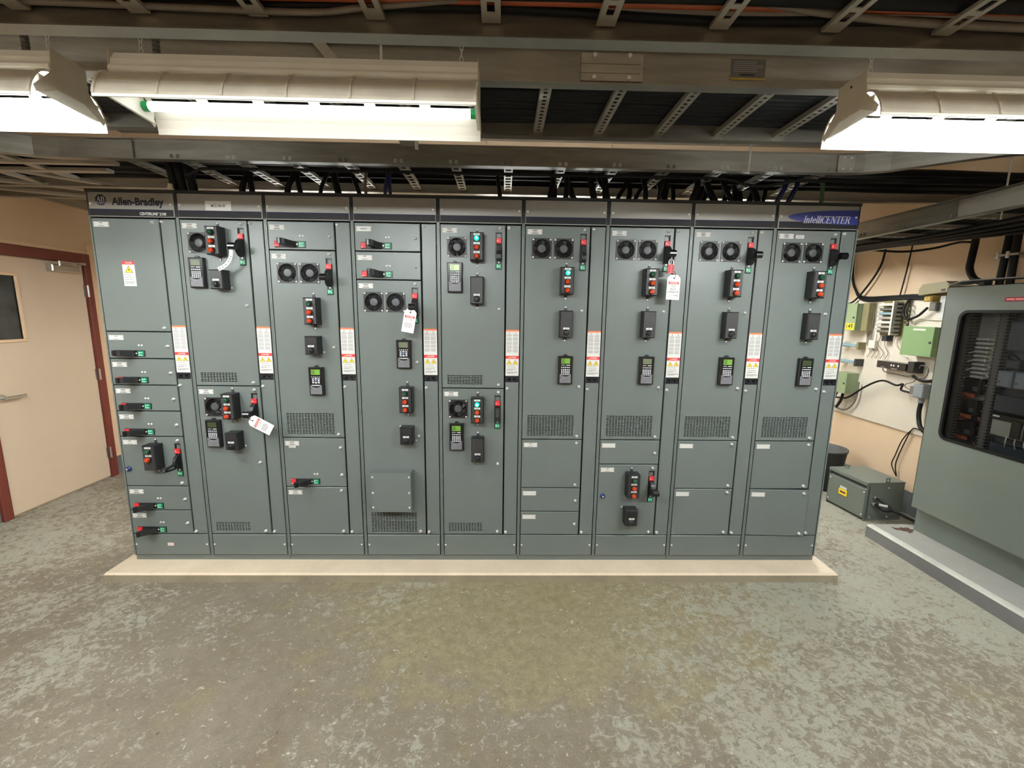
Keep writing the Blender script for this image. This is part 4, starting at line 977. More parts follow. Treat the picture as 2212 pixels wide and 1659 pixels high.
# tray 1, nearest, overhead
R1 = rung_mesh(.56, .050, .040, .056, .020, .010)
t1 = tray_x('nearest overhead cable tray at the top edge holding the orange conduit', XL + .02, XR - .02, -1.985, -1.415, 2.378, .115, 2.418, 2.3848, R1)
long_cables('power_cable', 'black cable lying in the nearest overhead tray', 'black cables in the nearest tray', [(-1.432, 2.441, .012)] + [(-1.50 - .046 * i, 2.449 + .012 * (i % 2), .020) for i in range(10)], XL + .03, XR - .03, 'cable', 1)
b = MB().tube(smooth_pts([(XL + .03, -1.466, 2.456), (.3, -1.462, 2.452), (1.2, -1.455, 2.450), (1.7, -1.455, 2.452), (2.6, -1.458, 2.456), (3.4, -1.462, 2.458), (4.2, -1.47, 2.462), (XR - .03, -1.48, 2.464)], 8), .013, 'cableorange', 10)
tag(b.build('orange_conduit'), 'orange conduit running the length of the nearest overhead tray', 'conduit')
for pts, rr, lb in (([(XL + .03, -1.45, 2.436), (0.9, -1.44, 2.432), (1.5, -1.438, 2.428), (1.9, -1.438, 2.424), (2.05, -1.445, 2.434), (2.3, -1.46, 2.45)], .008, 'sagging grey cable in the nearest tray left of centre'), ([(2.9, -1.49, 2.47), (3.3, -1.46, 2.44), (3.7, -1.445, 2.432), (4.4, -1.44, 2.432), (XR - .05, -1.44, 2.432)], .010, 'grey cable in the nearest tray toward the right')):
    tag(MB().tube(smooth_pts(pts, 6), rr, 'cablegrey', 8).build('grey_cable'), lb, 'cable')
# tray 2
R2 = rung_mesh(.52, .046, .018, .034, .016)
t2 = tray_x('middle overhead cable tray packed with black cables, under the lights', XL + .02, XR - .02, -.865, -.345, 2.530, .13, 2.552, 2.5895, R2)
long_cables('power_cable', 'black cable packed side by side in the middle overhead tray', 'black cables in the middle tray', [(-.838 + .0365 * i, 2.595, .0175) for i in range(13)], XL + .03, XR - .03, 'cable', 2)
long_cables('power_cable', 'black cable packed side by side in the middle overhead tray', 'black cables in the middle tray', [(-.82 + .0365 * i, 2.629, .0175) for i in range(12)], XL + .03, XR - .03, 'cable', 3)
b = MB(); b.box(2.715, 2.955, -.8745, -.8665, 2.548, 2.645, 'alu2')
for z in (2.574, 2.606): b.box(2.71, 2.945, -.8765, -.8745, z, z + .003, 'alu')
b.build('splice_plate', t2)
for x in (2.765, 2.90):
    for z in (2.558, 2.636): MB().cyl((x, -.874, z), (x, -.884, z), .008, 'steel', 6).build('bolt', t2)
b = MB(); b.box(3.30, 3.435, -.8685, -.867, 2.566, 2.640, 'duct'); b.quad(3.30, 3.435, 2.566, 2.574, -.8688, 'dirtyyellow'); b.quad(3.335, 3.395, 2.580, 2.588, -.8688, 'ink'); lines(b, 3.31, 3.425, 2.633, 6, .007, .003, 'inkgrey', -.8688, 2); b.build('rating_label', t2)
# tray 3 above the cabinets, with tee fittings bending to the viewer at both ends
R3 = rung_mesh(.585, .050, .034, .058, .034)
near = [(-.62, -.44), (-.42, -.29), (-.247, -.190), (-.122, -.135), (0.0, -.118), (.1, -.115)] + [(x, -.118) for x in (.5, 2.4, 4.0)] + [(4.33, -.122), (4.44, -.140), (4.553, -.190), (4.664, -.284), (4.768, -.370), (4.884, -.445), (5.2, -.60), (5.6, -.78)]
t3 = tray_x('rear cable tray directly above the cabinets, ends curving toward the viewer', .02, 4.5, -.118, .478, 2.455, .105, 2.472, 2.4465 - .3048 * 8, R3, [near, [(XL + .02, .478), (XR - .02, .478)]])
for i in range(-7, 7):
    x = 2.4445 + .3048 * i
    for dx in (-.0165, .0165):
        q = MB(); q.tube([(x + dx + .0065 * math.cos(a) , -.1215, 2.478 + .009 * math.sin(a)) for a in [math.radians(60 * k) for k in range(7)]], .0022, 'steel' if i % 3 else 'duct', 5, False); q.build('rivet', t3)
b = MB(); b.box(4.30, 4.395, -.1345, -.1255, 2.463, 2.552, 'alu2'); b.build('splice_plate', t3)
for x in (4.325, 4.37):
    for z in (2.478, 2.538): MB().cyl((x, -.134, z), (x, -.142, z), .006, 'steel', 6).build('bolt', t3)
b = MB(); b.box(.16, .40, -.129, -.121, 2.462, 2.552, 'alu'); b.build('splice_plate', t3)
long_cables('power_cable', 'black cable lying in the rear tray above the cabinets', 'black cables in the rear tray', [(.02 + .058 * i, 2.508 + .012 * (i % 2), .021) for i in range(7)], XL + .04, XR - .04, 'cable', 5)
# left tee fitting bars
tf = thing('cable_tray_fitting', 'dull metal tray fitting with crossing bars above the door wall', 'tray fitting', (0, 0, 0))
for p, q, wd, z in (((-1.5, .01), (.20, .005), .035, 2.462), ((-.95, .19), (.02, .172), .05, 2.468), ((-.55, .18), (-.18, .545), .05, 2.464), ((-1.05, .32), (-.42, .62), .06, 2.46), ((-1.3, .50), (-.5, .90), .05, 2.46), ((-1.45, .42), (-1.0, .42), .03, 2.47), ((-.36, -.10), (-.36, .48), .05, 2.472), ((-.70, -.06), (-.70, .48), .05, 2.472), ((-1.05, -.06), (-1.05, .48), .05, 2.472)):
    p, q = Vector((*p, 0)), Vector((*q, 0)); d = (q - p).normalized(); n2 = Vector((-d.y, d.x, 0)) * (wd / 2); b = MB()
    b.add([tuple(v + Vector((0, 0, zz))) for zz in (z, z + .018) for v in (p - n2, q - n2, q + n2, p + n2)], [(0, 3, 2, 1), (4, 5, 6, 7), (0, 1, 5, 4), (1, 2, 6, 5), (2, 3, 7, 6), (3, 0, 4, 7)], 'alu2'); b.build('crossbar', tf)
rail(MB(), [(-1.5, .78), (-.9, .80), (-.3, .86), (.2, .95)], 2.455, .10).build('side_rail', tf)
rail(MB(), [(-1.35, -.9), (-1.35, 1.9)], 2.52, .10).build('side_rail', tf)
# right side tray running along the wall, lower
rt = thing('cable_tray', 'lower cable tray running back along the right wall beside the cabinets', 'cable tray')
rail(MB(), [(4.875, -2.2), (4.875, 2.0)], 2.186, .108).build('side_rail', rt); rail(MB(), [(5.40, -2.2), (5.40, 2.0)], 2.186, .108).build('side_rail', rt)
RR = rung_mesh(.525, .046, .030, .052, .022)
for i in range(-7, 6):
    o = put('rung', RR, rt, (4.875, .34 + .3048 * i, 2.20)); o.rotation_euler.z = -math.pi / 2
    for dy in (-.017, .017): q = MB(); q.tube([(4.8715, .34 + .3048 * i + dy + .0065 * math.cos(a), 2.212 + .010 * math.sin(a)) for a in [math.radians(60 * k) for k in range(7)]], .0024, 'duct', 5, False); q.build('rivet', rt)
MB().box(4.866, 4.873, -.62, -.30, 2.195, 2.285, 'alu2').build('splice_plate', rt)
r = random.Random(11)
for i in range(9):
    x = 4.93 + .052 * i; pts = [(x + r.uniform(-.01, .01), -2.2 + .52 * k, 2.245 + r.uniform(-.012, .018)) for k in range(9)]
    tag(MB().tube(smooth_pts(pts, 3), .019, 'cable', 7).build('power_cable'), 'black cable lying in the right wall tray', 'cable', 'black cables in the right wall tray')
for i in range(4):
    pts = [(5.0 + .09 * i, -2.0, 2.20), (5.02 + .09 * i, -.6, 2.165 - .01 * i), (5.0 + .09 * i, .1, 2.15), (5.05 + .08 * i, .8, 2.185), (5.05 + .08 * i, 1.8, 2.19)]
    tag(MB().tube(smooth_pts(pts, 5), .012, 'cable', 7).build('sagging_cable'), 'black cable sagging below the right wall tray', 'cable', 'cables sagging below the right wall tray')
# support hardware
b = MB(); b.prism([(-.02, 0), (.02, 0), (.02, .04), (.012, .04), (.012, .006), (-.012, .006), (-.012, .04), (-.02, .04)], lambda u, v, w_: (u, w_, v), 0, 1.4, 'alu2')
o = b.build('strut_channel', None, (4.14, -1.0, 2.60), 0); o.rotation_euler = (math.radians(20), 0, math.radians(215)); tag(o, 'diagonal strut channel at the upper right corner', 'strut')
b = MB(); b.box(-.03, .03, -.03, .03, 0, .006, 'steel'); b.cyl((0, 0, -.02), (0, 0, .03), .008, 'steel', 8); b.cyl((0, 0, .006), (0, 0, .018), .014, 'steel', 6); tag(b.build('strut_clamp', None, (4.14, -.92, 2.545)), 'bolted clamp at the foot of the upper right strut', 'clamp')
b = MB().box(-.018, .018, -.003, .003, 0, .42, 'alu2'); o = b.build('brace_bar', None, (1.86, -.92, 2.49)); o.rotation_euler = (0, math.radians(-42), 0); tag(o, 'flat diagonal brace behind the whole light fixture', 'brace')
for x, nm in ((1.965, 'thin hanger rod rising behind the whole light fixture'),): tag(MB().cyl((x, -.93, 2.50), (x, -.93, ZC), .005, 'steel', 8).build('hanger_rod'), nm, 'rod')
b = MB(); b.box(-.035, .035, -.05, .05, 0, .03, 'alu2'); b.cyl((.05, 0, -.03), (.05, 0, .03), .009, 'steel', 8); b.box(.02, .09, -.03, .03, .028, .036, 'alu2'); tag(b.build('hanger_clamp', None, (1.93, -.345, 2.495)), 'small hanger clamp under the middle tray near centre', 'clamp')
for x, nm in ((3.78, 'thin hanger rod at the right end of the rear tray'), (5.02, 'thin hanger rod beside the right wall tray')): tag(MB().cyl((x, -.16 if x < 4 else -.38, 2.44 if x < 4 else 2.17), (x, -.16 if x < 4 else -.38, ZC), .0045, 'steel', 8).build('hanger_rod'), nm, 'rod')
# conduit below the rear tray
b = MB().tube(smooth_pts([(.60, -.02, 2.405), (.70, -.07, 2.418), (.80, -.085, 2.428), (1.5, -.085, 2.430), (2.4, -.085, 2.430), (3.3, -.085, 2.430), (3.68, -.085, 2.428), (3.80, -.09, 2.400), (3.92, -.09, 2.392), (4.02, -.085, 2.410), (4.14, -.085, 2.428), (4.5, -.085, 2.428), (5.2, -.2, 2.43)], 6), .0085, 'cable', 8)
tag(b.build('thin_conduit'), 'thin black conduit slung under the rear tray, dipping at right', 'conduit')
# drops from the rear tray into the cabinet tops
r = random.Random(21); GR = 'black cables dropping into the cabinet tops'
def drop(x, y, rad, m='cable', dx=0.0, z1=2.52, label='black cable dropping from the rear tray into the cabinet tops', g=GR):
    pts = [(x + dx, y + .05, z1 + .01), (x + dx * .8, y + .01, z1 - .06), (x + dx * .3, y - .01, z1 - .13), (x, y, 2.326)]
    tag(MB().tube(smooth_pts(pts, 4), rad, m, 8).build('drop_cable'), label, 'cable', g)
for x in (.455, .50, .56): drop(x, .10, .026, dx=-.05, z1=2.60)
for x, rad, dx in ((.83, .018, .05), (.90, .017, -.02), (1.10, .018, .06), (1.19, .015, -.03), (1.42, .02, -.04), (1.55, .013, -.06), (1.30, .012, .05), (2.40, .013, -.02)): drop(x, .12, rad, dx=dx)
for x, dx in ((1.70, .02), (1.735, -.01)): drop(x, .10, .011, 'cableblue', dx, label='dark blue cable pair dropping behind the fourth cabinet header', g='blue cable pair')
drop(1.585, .10, .009, 'cablegrey', .0, label='grey cable dropping behind the third cabinet header', g=None)
xs = 2.70
while xs < 4.1:
    drop(xs, r.uniform(.05, .30), r.uniform(.012, .021), dx=r.uniform(-.09, .09), z1=r.uniform(2.47, 2.54)); xs += r.uniform(.035, .075)
for x in (4.10, 4.17): drop(x, .10, .015, 'cableblue', .08, label='dark blue cable dropping behind the rightmost header', g='blue cables at the right')
b = MB().tube(smooth_pts([(4.18, .0, 2.455), (4.28, .0, 2.452), (4.315, .0, 2.44), (4.32, .0, 2.40), (4.32, .0, 2.33)], 4), .011, 'cablegreen', 8); tag(b.build('green_cable'), 'dark green cable bending down into the rightmost cabinet top', 'cable')
b = MB(); b.cyl((.47, .03, 2.326), (.47, .03, 2.352), .018, 'cream', 10); b.cyl((.47, .03, 2.352), (.47, .03, 2.372), .013, 'cream', 10); tag(b.build('cable_gland'), 'pale cable gland on top of the leftmost cabinet', 'gland')
# ================================================================== right hand equipment (local x runs toward the viewer, front faces the room)
# ---- windowed enclosure on the kerb
EN = thing('control_enclosure', 'large grey control enclosure with dark window standing on the kerb', 'enclosure', (5.565, .378, .04), -math.pi / 2)
EW, EH, ED = 2.3, 1.835, .44
wx0, wx1, wz0, wz1, rr = .115, 1.55, .765, 1.67, .055
b = MB()
def rrect(x0, x1, z0, z1, r_, n=6):
    out = []
    for cx, cz, a0 in ((x1 - r_, z1 - r_, 0), (x0 + r_, z1 - r_, 90), (x0 + r_, z0 + r_, 180), (x1 - r_, z0 + r_, 270)):
        for i in range(n + 1): a = math.radians(a0 + 90 * i / n); out.append((cx + r_ * math.cos(a), cz + r_ * math.sin(a)))
    return out
KZ = .195     # kick height
def front_with_hole(b, x0, x1, z0, z1, y, hole, m):
    n = len(hole); q = n // 4; cs = [(x1, z1), (x0, z1), (x0, z0), (x1, z0)]
    for k in range(4):
        seg = hole[k * q:(k + 1) * q]; c = cs[k]
        b.add([(c[0], y, c[1])] + [(u, y, v) for u, v in seg], [tuple(range(len(seg) + 1))[::-1]], m)
        nx = hole[((k + 1) * q) % n]; c2 = cs[(k + 1) % 4]
        b.add([(c[0], y, c[1]), (seg[-1][0], y, seg[-1][1]), (nx[0], y, nx[1]), (c2[0], y, c2[1])], [(0, 1, 2, 3)], m)
hole = rrect(wx0, wx1, wz0, wz1, rr)
front_with_hole(b, 0, EW, KZ, EH, 0, hole, 'paint2')
for p0, p1 in zip(hole, hole[1:] + hole[:1]): b.add([(p0[0], 0, p0[1]), (p1[0], 0, p1[1]), (p1[0], .02, p1[1]), (p0[0], .02, p0[1])], [(0, 1, 2, 3)], 'black')
b.add([(0, 0, KZ), (EW, 0, KZ), (EW, .055, KZ), (0, .055, KZ)], [(0, 1, 2, 3)], 'paint2')
b.box(0, .004, .0, ED, KZ, EH, 'paint2'); b.box(EW - .004, EW, 0, ED, KZ, EH, 'paint2'); b.box(0, EW, 0, ED, EH - .004, EH, 'paint2'); b.box(0, EW, ED - .004, ED, 0, EH, 'paint2'); b.box(0, EW, .06, ED, KZ, KZ + .004, 'paint2')
b.build('enclosure_body', EN)
MB().box(0, EW, .055, ED, 0, KZ, 'paint2').build('plinth_base', EN)
b = MB(); g1 = rrect(wx0 - .004, wx1 + .004, wz0 - .004, wz1 + .004, rr + .004); g2 = rrect(wx0 + .014, wx1 - .014, wz0 + .014, wz1 - .014, rr - .012)
n = len(g1); b.add([(u, -.003, v) for u, v in g1] + [(u, -.003, v) for u, v in g2] + [(u, .012, v) for u, v in g2] + [(u, 0, v) for u, v in g1], [f for i in range(n) for f in ((i, (i + 1) % n, n + (i + 1) % n, n + i), (n + i, n + (i + 1) % n, 2 * n + (i + 1) % n, 2 * n + i), (3 * n + i, 3 * n + (i + 1) % n, (i + 1) % n, i))], 'cable'); b.build('window_gasket', EN)
b = MB(); b.add([(u, .012, v) for u, v in rrect(wx0, wx1, wz0, wz1, rr)], [tuple(range(n))], 'glass'); lab(b.build('glass_pane', EN), 'glass window pane')
b = MB(); b.cbox(.375, .95, -.002, 0, 1.726, 1.752, .0003, 'maroon')
for q in ((.385, .43), (.435, .50), (.51, .60), (.61, .66), (.67, .80), (.81, .94)): b.quad(q[0], q[1], 1.735, 1.744, -.0022, 'pink')
b.build('red_sign_strip', EN)
YI = .20  # inner mounting panel
lab(MB().box(.03, EW - .03, YI, YI + .004, KZ + .02, EH - .03, 'panelgrey').build('inner_panel', EN), 'dark inner mounting panel')
def duct(x0, x1, z0, z1, dp=.06):
    b = MB(); b.box(x0, x1, YI - dp, YI, z0, z1, 'duct'); n = int((z1 - z0) / .022)
    for i in range(n):
        z = z0 + i * .022
        for xx in (x0 - .001, x1 - .011): b.box(xx, xx + .012, YI - dp - .001, YI - .01, z, z + .010, 'black')
    b.build('wiring_duct', EN)
duct(.005, .075, .55, 1.72); duct(.235, .285, .60, 1.68, .05)
b = MB()
b.box(.09, .215, YI - .012, YI, 1.02, 1.70, 'modbeige'); b.build('terminal_rail', EN)
r = random.Random(5)
for i in range(10):
    z = 1.47 - i * .029
    b = MB(); b.cbox(.115, .195, YI - .05, YI - .012, z, z + .016, .002, 'cream'); b.cbox(.12, .19, YI - .058, YI - .05, z + .003, z + .012, .001, 'white'); b.build('terminal_block', EN)
for i in range(26):
    z = 1.42 - i * .03; x = .10 if i % 2 else .20; m = 'copper' if i > 9 else 'cream'
    b = MB().tube(smooth_pts([(x, YI - .03, z), (x + (-.03 if i % 2 else .025), YI - .045, z - .012), (x + (-.045 if i % 2 else .04), YI - .03, z + r.uniform(-.03, .02))], 3), .0035, m, 5); b.build('terminal_wire', EN)
for z in (1.105, .955, .80):
    b = MB(); b.cbox(.115, .222, YI - .085, YI, z, z + .105, .004, 'blackgloss'); q = b.build('relay', EN)
    MB().box(.180, .212, YI - .0858, YI - .085, z + .02, z + .05, 'panelgrey').build('relay_label', q)
    b = MB().box(.098, .113, YI - .05, YI - .002, z - .01, z + .11, 'copper'); b.build('wire_loom', EN)
    for i in range(3): MB().tube(smooth_pts([(.10, YI - .05, z - .012 + .008 * i), (.14, YI - .075, z - .02 + .006 * i), (.19, YI - .07, z - .024 + .01 * i)], 3), .005, 'copper', 5).build('wire_loom', EN)
b = MB(); b.box(.31, 1.5, YI - .05, YI, 1.42, 1.60, 'panelgrey'); b.build('dark_chassis', EN)
for i in range(6):
    x = .325 + .098 * i
    b = MB(); b.cbox(x, x + .082, YI - .10, YI, 1.18, 1.285, .008, 'modgrey'); b.cyl((x + .02, YI - .1005, 1.215), (x + .02, YI - .102, 1.215), .005, 'ink', 8); b.cbox(x + .005, x + .075, YI - .06, YI, 1.30, 1.36, .006, 'panelgrey'); b.build('power_module', EN)
    MB().tube(smooth_pts([(x + .03, YI - .06, 1.36), (x + .035, YI - .09, 1.385), (x + .06, YI - .08, 1.39), (x + .07, YI - .05, 1.36)], 4), .004, 'cable', 5).build('module_wire', EN)
b = MB(); b.box(.31, 1.5, YI - .06, YI, 1.02, 1.12, 'panelgrey'); b.build('dark_chassis', EN)
b = MB(); b.cbox(.335, .98, YI - .09, YI, .86, .985, .008, 'modbeige'); b.cbox(.335, 1.2, YI - .097, YI - .01, .965, 1.005, .004, 'blackgloss'); b.quad(.345, .385, .985, .995, YI - .0975, 'white'); b.cbox(.46, .515, YI - .105, YI, .87, .985, .004, 'blackgloss'); b.cbox(.53, .575, YI - .105, YI, .87, .985, .004, 'blackgloss'); b.build('plc_module', EN)
for i in range(5): MB().tube(smooth_pts([(.44 + .05 * i, YI - .09, .87), (.45 + .05 * i, YI - .105, .84), (.43 + .06 * i, YI - .08, .80)], 4), .0035, 'cream', 5).build('module_wire', EN)
MB().box(.31, 1.5, YI - .04, YI, .62, .80, 'panelgrey').build('dark_chassis', EN)
# things lying on top of the enclosure
b = MB(); vs = []
pts = [(0, .02, EH + .012), (.05, .02, EH + .018), (.10, .02, EH + .030), (.2, .03, EH + .034), (.6, .04, EH + .034)]
for x, y, z in pts: vs += [(x, y - .03, z), (x, y + .10, z), (x, y + .10, z + .006), (x, y - .03, z + .006)]
fs = [(i * 4 + k, i * 4 + (k + 1) % 4, i * 4 + 4 + (k + 1) % 4, i * 4 + 4 + k) for i in range(4) for k in range(4)] + [(3, 2, 1, 0), (16, 17, 18, 19)]
o = MB().add(vs, fs, 'modgrey').build('metal_strip', None, (5.565, .378, .04), -math.pi / 2); tag(o, 'bent grey metal strip lying on top of the enclosure', 'strip')
def wcable(name, label, pts, rad, m, group=None, n=5):
    return tag(MB().tube(smooth_pts(pts, n), rad, m, 7).build(name), label, 'cable', group)
wcable('cable_bundle', 'thick black cable bundle rising from enclosure to the right tray', [(5.80, .33, 1.905), (5.85, .42, 1.915), (5.89, .52, 1.95), (5.90, .57, 2.02), (5.90, .57, 2.10), (5.90, .565, 2.24), (5.86, .565, 2.36)], .023, 'cable')
wcable('riser_pipe', 'black riser pipe behind the enclosure, left of two', [(5.90, .352, 1.86), (5.90, .345, 2.10), (5.90, .338, 2.42)], .022, 'cable')
wcable('riser_pipe', 'black riser pipe behind the enclosure, right of two', [(5.90, .285, 1.86), (5.90, .288, 2.10), (5.90, .290, 2.42)], .022, 'cable')
b = MB(); b.box(5.87, 6.01, .24, .40, 2.085, 2.10, 'alu2'); b.cyl((5.875, .37, 2.07), (5.875, .37, 2.115), .01, 'steel', 8); b.cyl((5.875, .31, 2.07), (5.875, .31, 2.115), .01, 'steel', 8); tag(b.build('pipe_strap'), 'small strap clamping the two black riser pipes', 'clamp')
wcable('wall_conduit', 'bright conduit on the wall at the far right edge', [(5.93, .20, 1.86), (5.93, .20, 2.20), (5.93, .20, 2.5)], .012, 'chrome')
wcable('brown_cable', 'thin brown cable curving from right tray to the cable bundle', [(5.45, .95, 2.20), (5.7, .93, 2.19), (5.88, .86, 2.21), (5.93, .72, 2.235), (5.90, .60, 2.22)], .009, 'cable')

# ---- back board and the things on it
tag(MB().cbox(-.0, 1.60, -.018, 0, 0, 1.165, .002, 'board').build('backboard', None, (XR - .002, 2.20, .66), -math.pi / 2), 'off-white painted backboard on the right wall', 'board').rotation_euler = (0, 0, -math.pi / 2)
def green_box(label, yfar, ynear, z0, z1, xf, m, parts):
    o = thing('green_enclosure', label, 'enclosure', (5.998, yfar, z0), -math.pi / 2)
    w_, h, d = yfar - ynear, z1 - z0, 5.998 - xf
    MB().box(0, w_, -d + .012, 0, 0, h, m).build('box_body', o)
    b = MB(); b.cbox(-.004, w_ + .004, -d, -d + .012, -.004, h + .004, .003, m); dr = b.build('box_door', o)
    b = MB(); b.cyl((w_ - .018, -d, h * .48), (w_ - .018, -d - .006, h * .48), .009, 'dark', 10); b.build('lock', dr)
    return o, w_, h, d
o, w_, h, d = green_box('sage green wall box with the yellow 149 sticker', 1.70, 1.545, 1.525, 1.785, 5.87, 'greenbox', 0)
b = MB(); b.cbox(0, .122, -.0008, 0, 0, .066, .0001, 'yellow'); b.join(text('149', .068, 'ink', 'CENTER', .92, .02, 0, -.0011, (.062, .033))); lab(b.build('number_sticker', o, (.032, -d, .004)), 'yellow sticker reading 149')
o, w_, h, d = green_box('larger mid green wall box right of the terminal rack', .992, .722, 1.347, 1.582, 5.86, 'greenbox2', 0)
MB().quad(.09, .20, h - .028, h - .014, -d - .0006, 'cream').build('blank_strip', o)
o, w_, h, d = green_box('lowest small sage green wall box by the cabinet', 1.70, 1.555, .895, 1.098, 5.87, 'greenbox', 0)
# mounting plate behind the upper sage box and its olive back box
tag(MB().cbox(0, .07, -.075, 0, 0, .27, .006, 'olive').build('olive_back_box', None, (5.998, 1.535, 1.52), -math.pi / 2), 'narrow olive box mounted beside the 149 box', 'box')
# punch-down terminal rack
tr = thing('terminal_rack', 'open telephone terminal rack with white wire rows on backboard', 'rack', (5.998, 1.37, 1.50), -math.pi / 2)
MB().box(.0, .27, -.012, 0, -.01, .31, 'olive').build('rack_plate', tr); MB().box(.185, .20, -.095, -.01, 0, .30, 'cream').build('rack_post', tr)
for i in range(7):
    z = .02 + .04 * i; m = ('duct', 'modbeige', 'cream', 'modbeige', 'blueterm', 'duct', 'cream')[i]
    MB().cbox(.03, .185, -.075, -.012, z, z + .022, .003, m).build('terminal_strip', tr)
    MB().cbox(.0, .03, -.065, -.012, z - .004, z + .012, .002, 'white').build('wire_block', tr)
for i in range(8): MB().box(.20, .222, -.085, -.03, .015 + .036 * i, .029 + .036 * i, 'ink').build('rack_hook', tr)
# two blue terminal strips on brackets
for z, zz, lb in ((1.35, 0, 'upper pale blue terminal strip on a bracket below the 149 box'), (1.185, 1, 'lower pale blue terminal strip on a bracket below the 149 box')):
    o = thing('terminal_strip_unit', lb, 'terminal strip', (5.998, 1.76, z), -math.pi / 2)
    MB().cbox(0, .215, -.085, -.06, .012, .042, .004, 'blueterm').build('strip_body', o)
    for x in (.03, .19): MB().box(x, x + .012, -.07, 0, .0, .06, 'cream').build('strip_bracket', o)
    MB().box(.215, .24, -.08, 0, -.012, .06, 'dark' if zz else 'olive').build('end_block', o)
tag(MB().cbox(0, .075, -.04, 0, 0, .075, .004, 'cream').build('wall_socket_box', None, (5.998, 1.455, 1.362), -math.pi / 2), 'small cream square box on the backboard', 'box')
o = thing('network_unit', 'flat black network unit on the backboard under the green box', 'network unit', (5.998, 1.255, 1.200), -math.pi / 2)
MB().cbox(0, .30, -.10, 0, 0, .062, .004, 'blackgloss').build('unit_case', o)
b = MB()
for x in (.15, .175, .22): b.quad(x, x + .012, .028, .042, -.1004, 'white')
b.quad(.05, .09, .006, .012, -.1004, 'inkgrey'); b.quad(.16, .22, .004, .010, -.1004, 'inkgrey'); b.build('unit_markings', o)
MB().cbox(.30, .36, -.09, 0, -.01, .085, .004, 'black').build('power_brick', o)
tag(MB().cbox(0, .055, -.06, 0, 0, .05, .003, 'black').build('relay_base', None, (5.998, 1.29, 1.44), -math.pi / 2), 'small black relay base below the terminal rack', 'relay')
o = thing('junction_box', 'grey junction box with cable glands low on the backboard', 'junction box', (5.998, .905, .995), -math.pi / 2)
MB().cbox(.045, .135, -.10, 0, 0, .112, .006, 'modgrey').build('box_body', o); MB().cbox(.0, .06, -.085, -.01, .02, .085, .004, 'duct').build('gland_block', o)
MB().cyl((.085, -.05, 0), (.085, -.05, -.045), .02, 'modgrey', 12).build('gland', o)
wcable('flexible_conduit', 'thick black conduit curving down from the junction box', [(5.95, .82, .95), (5.95, .825, .88), (5.95, .815, .81), (5.93, .77, .755), (5.90, .68, .725), (5.88, .55, .72)], .017, 'cable')
b = MB(); b.prism([(0, 0), (.25, 0), (.25, .06), (.22, .085), (.03, .085), (0, .05)], lambda u, v, q: (u, q, v), -.10, 0, 'olive'); b.box(.19, .225, -.101, -.1, .008, .026, 'ink')
o = b.build('olive_bulkhead_light', None, (5.998, .945, 1.842), -math.pi / 2); o.rotation_euler = (0, math.radians(-5), -math.pi / 2); tag(o, 'olive bulkhead fitting tilted above the backboard by the enclosure', 'fitting')
tag(MB().cbox(0, .07, -.07, 0, 0, .05, .01, 'dirtyyellow').build('yellow_connector', None, (5.998, .93, 1.79), -math.pi / 2), 'dirty yellow connector block under the olive fitting', 'connector')
tag(MB().cbox(0, .075, -.004, 0, 0, .18, .0006, 'white').build('paper_card', None, (5.975, .825, 1.655), -math.pi / 2), 'white paper card pinned beside the enclosure', 'card')
tag(MB().cbox(0, .06, -.06, 0, 0, .07, .006, 'duct').build('conduit_fitting', None, (5.998, .88, 1.715), -math.pi / 2), 'dark conduit fitting beside the white paper card', 'fitting')
wcable('black_cable', 'black cable arching along the lower backboard to the junction box', [(5.93, 1.90, .80), (5.93, 1.70, .825), (5.93, 1.57, .852), (5.93, 1.376, .995), (5.93, 1.207, 1.08), (5.93, 1.058, 1.061), (5.93, .993, 1.081), (5.93, 1.0, 1.03), (5.93, .91, 1.02)], .009, 'cable')
wcable('grey_cable', 'grey cable looping below the lowest sage green box', [(5.95, 1.74, .88), (5.95, 1.78, .78), (5.96, 1.76, .715), (5.96, 1.62, .715), (5.96, 1.53, .80), (5.96, 1.50, .90), (5.96, 1.50, 1.02)], .009, 'cablegrey')
wcable('black_cable', 'short black cable below the lowest sage green box', [(5.93, 1.64, .895), (5.93, 1.66, .80), (5.94, 1.72, .72)], .013, 'cable')
for i, z in enumerate((1.845, 1.83, 1.818)):
    wcable('wall_cable', 'black cable clipped along the top of the backboard', [(5.99, 1.83, 2.30), (5.99, 1.80, 2.06), (5.99, 1.74, 1.93), (5.985, 1.62, z + .005), (5.985, 1.3, z), (5.985, 1.1, z + .004), (5.98, .95, z - .005)], .011, 'cable', 'cables along the backboard top')
wcable('wall_cable', 'wavy black cable hanging on the wall nearest the cabinets', [(5.98, 1.437, 2.36), (5.98, 1.44, 2.25), (5.98, 1.465, 2.132), (5.97, 1.545, 1.988), (5.96, 1.686, 1.824), (5.95, 1.80, 1.775)], .009, 'cable')
wcable('wall_cable', 'straight thin black cable hanging on the wall above the rack', [(5.99, 1.168, 2.36), (5.99, 1.18, 2.2), (5.99, 1.195, 2.05), (5.985, 1.217, 1.845)], .006, 'cable')
pts = [(5.96, 1.085 + .018 * math.sin(i * 1.9), 1.79 - i * .0125) for i in range(20)]
wcable('coiled_cord', 'dark coiled cord hanging beside the terminal rack', pts, .004, 'cable')
wcable('black_cable', 'black cable looping from the bundle to the conduit fitting', [(5.97, 1.10, 1.82), (5.96, 1.13, 1.72), (5.95, 1.08, 1.645), (5.95, .98, 1.67), (5.95, .90, 1.74)], .010, 'cable')
wcable('cream_cable', 'cream cable looping left of the mid green box', [(5.97, 1.18, 1.50), (5.97, 1.19, 1.44), (5.97, 1.12, 1.36), (5.96, 1.02, 1.31)], .005, 'cablewhite')
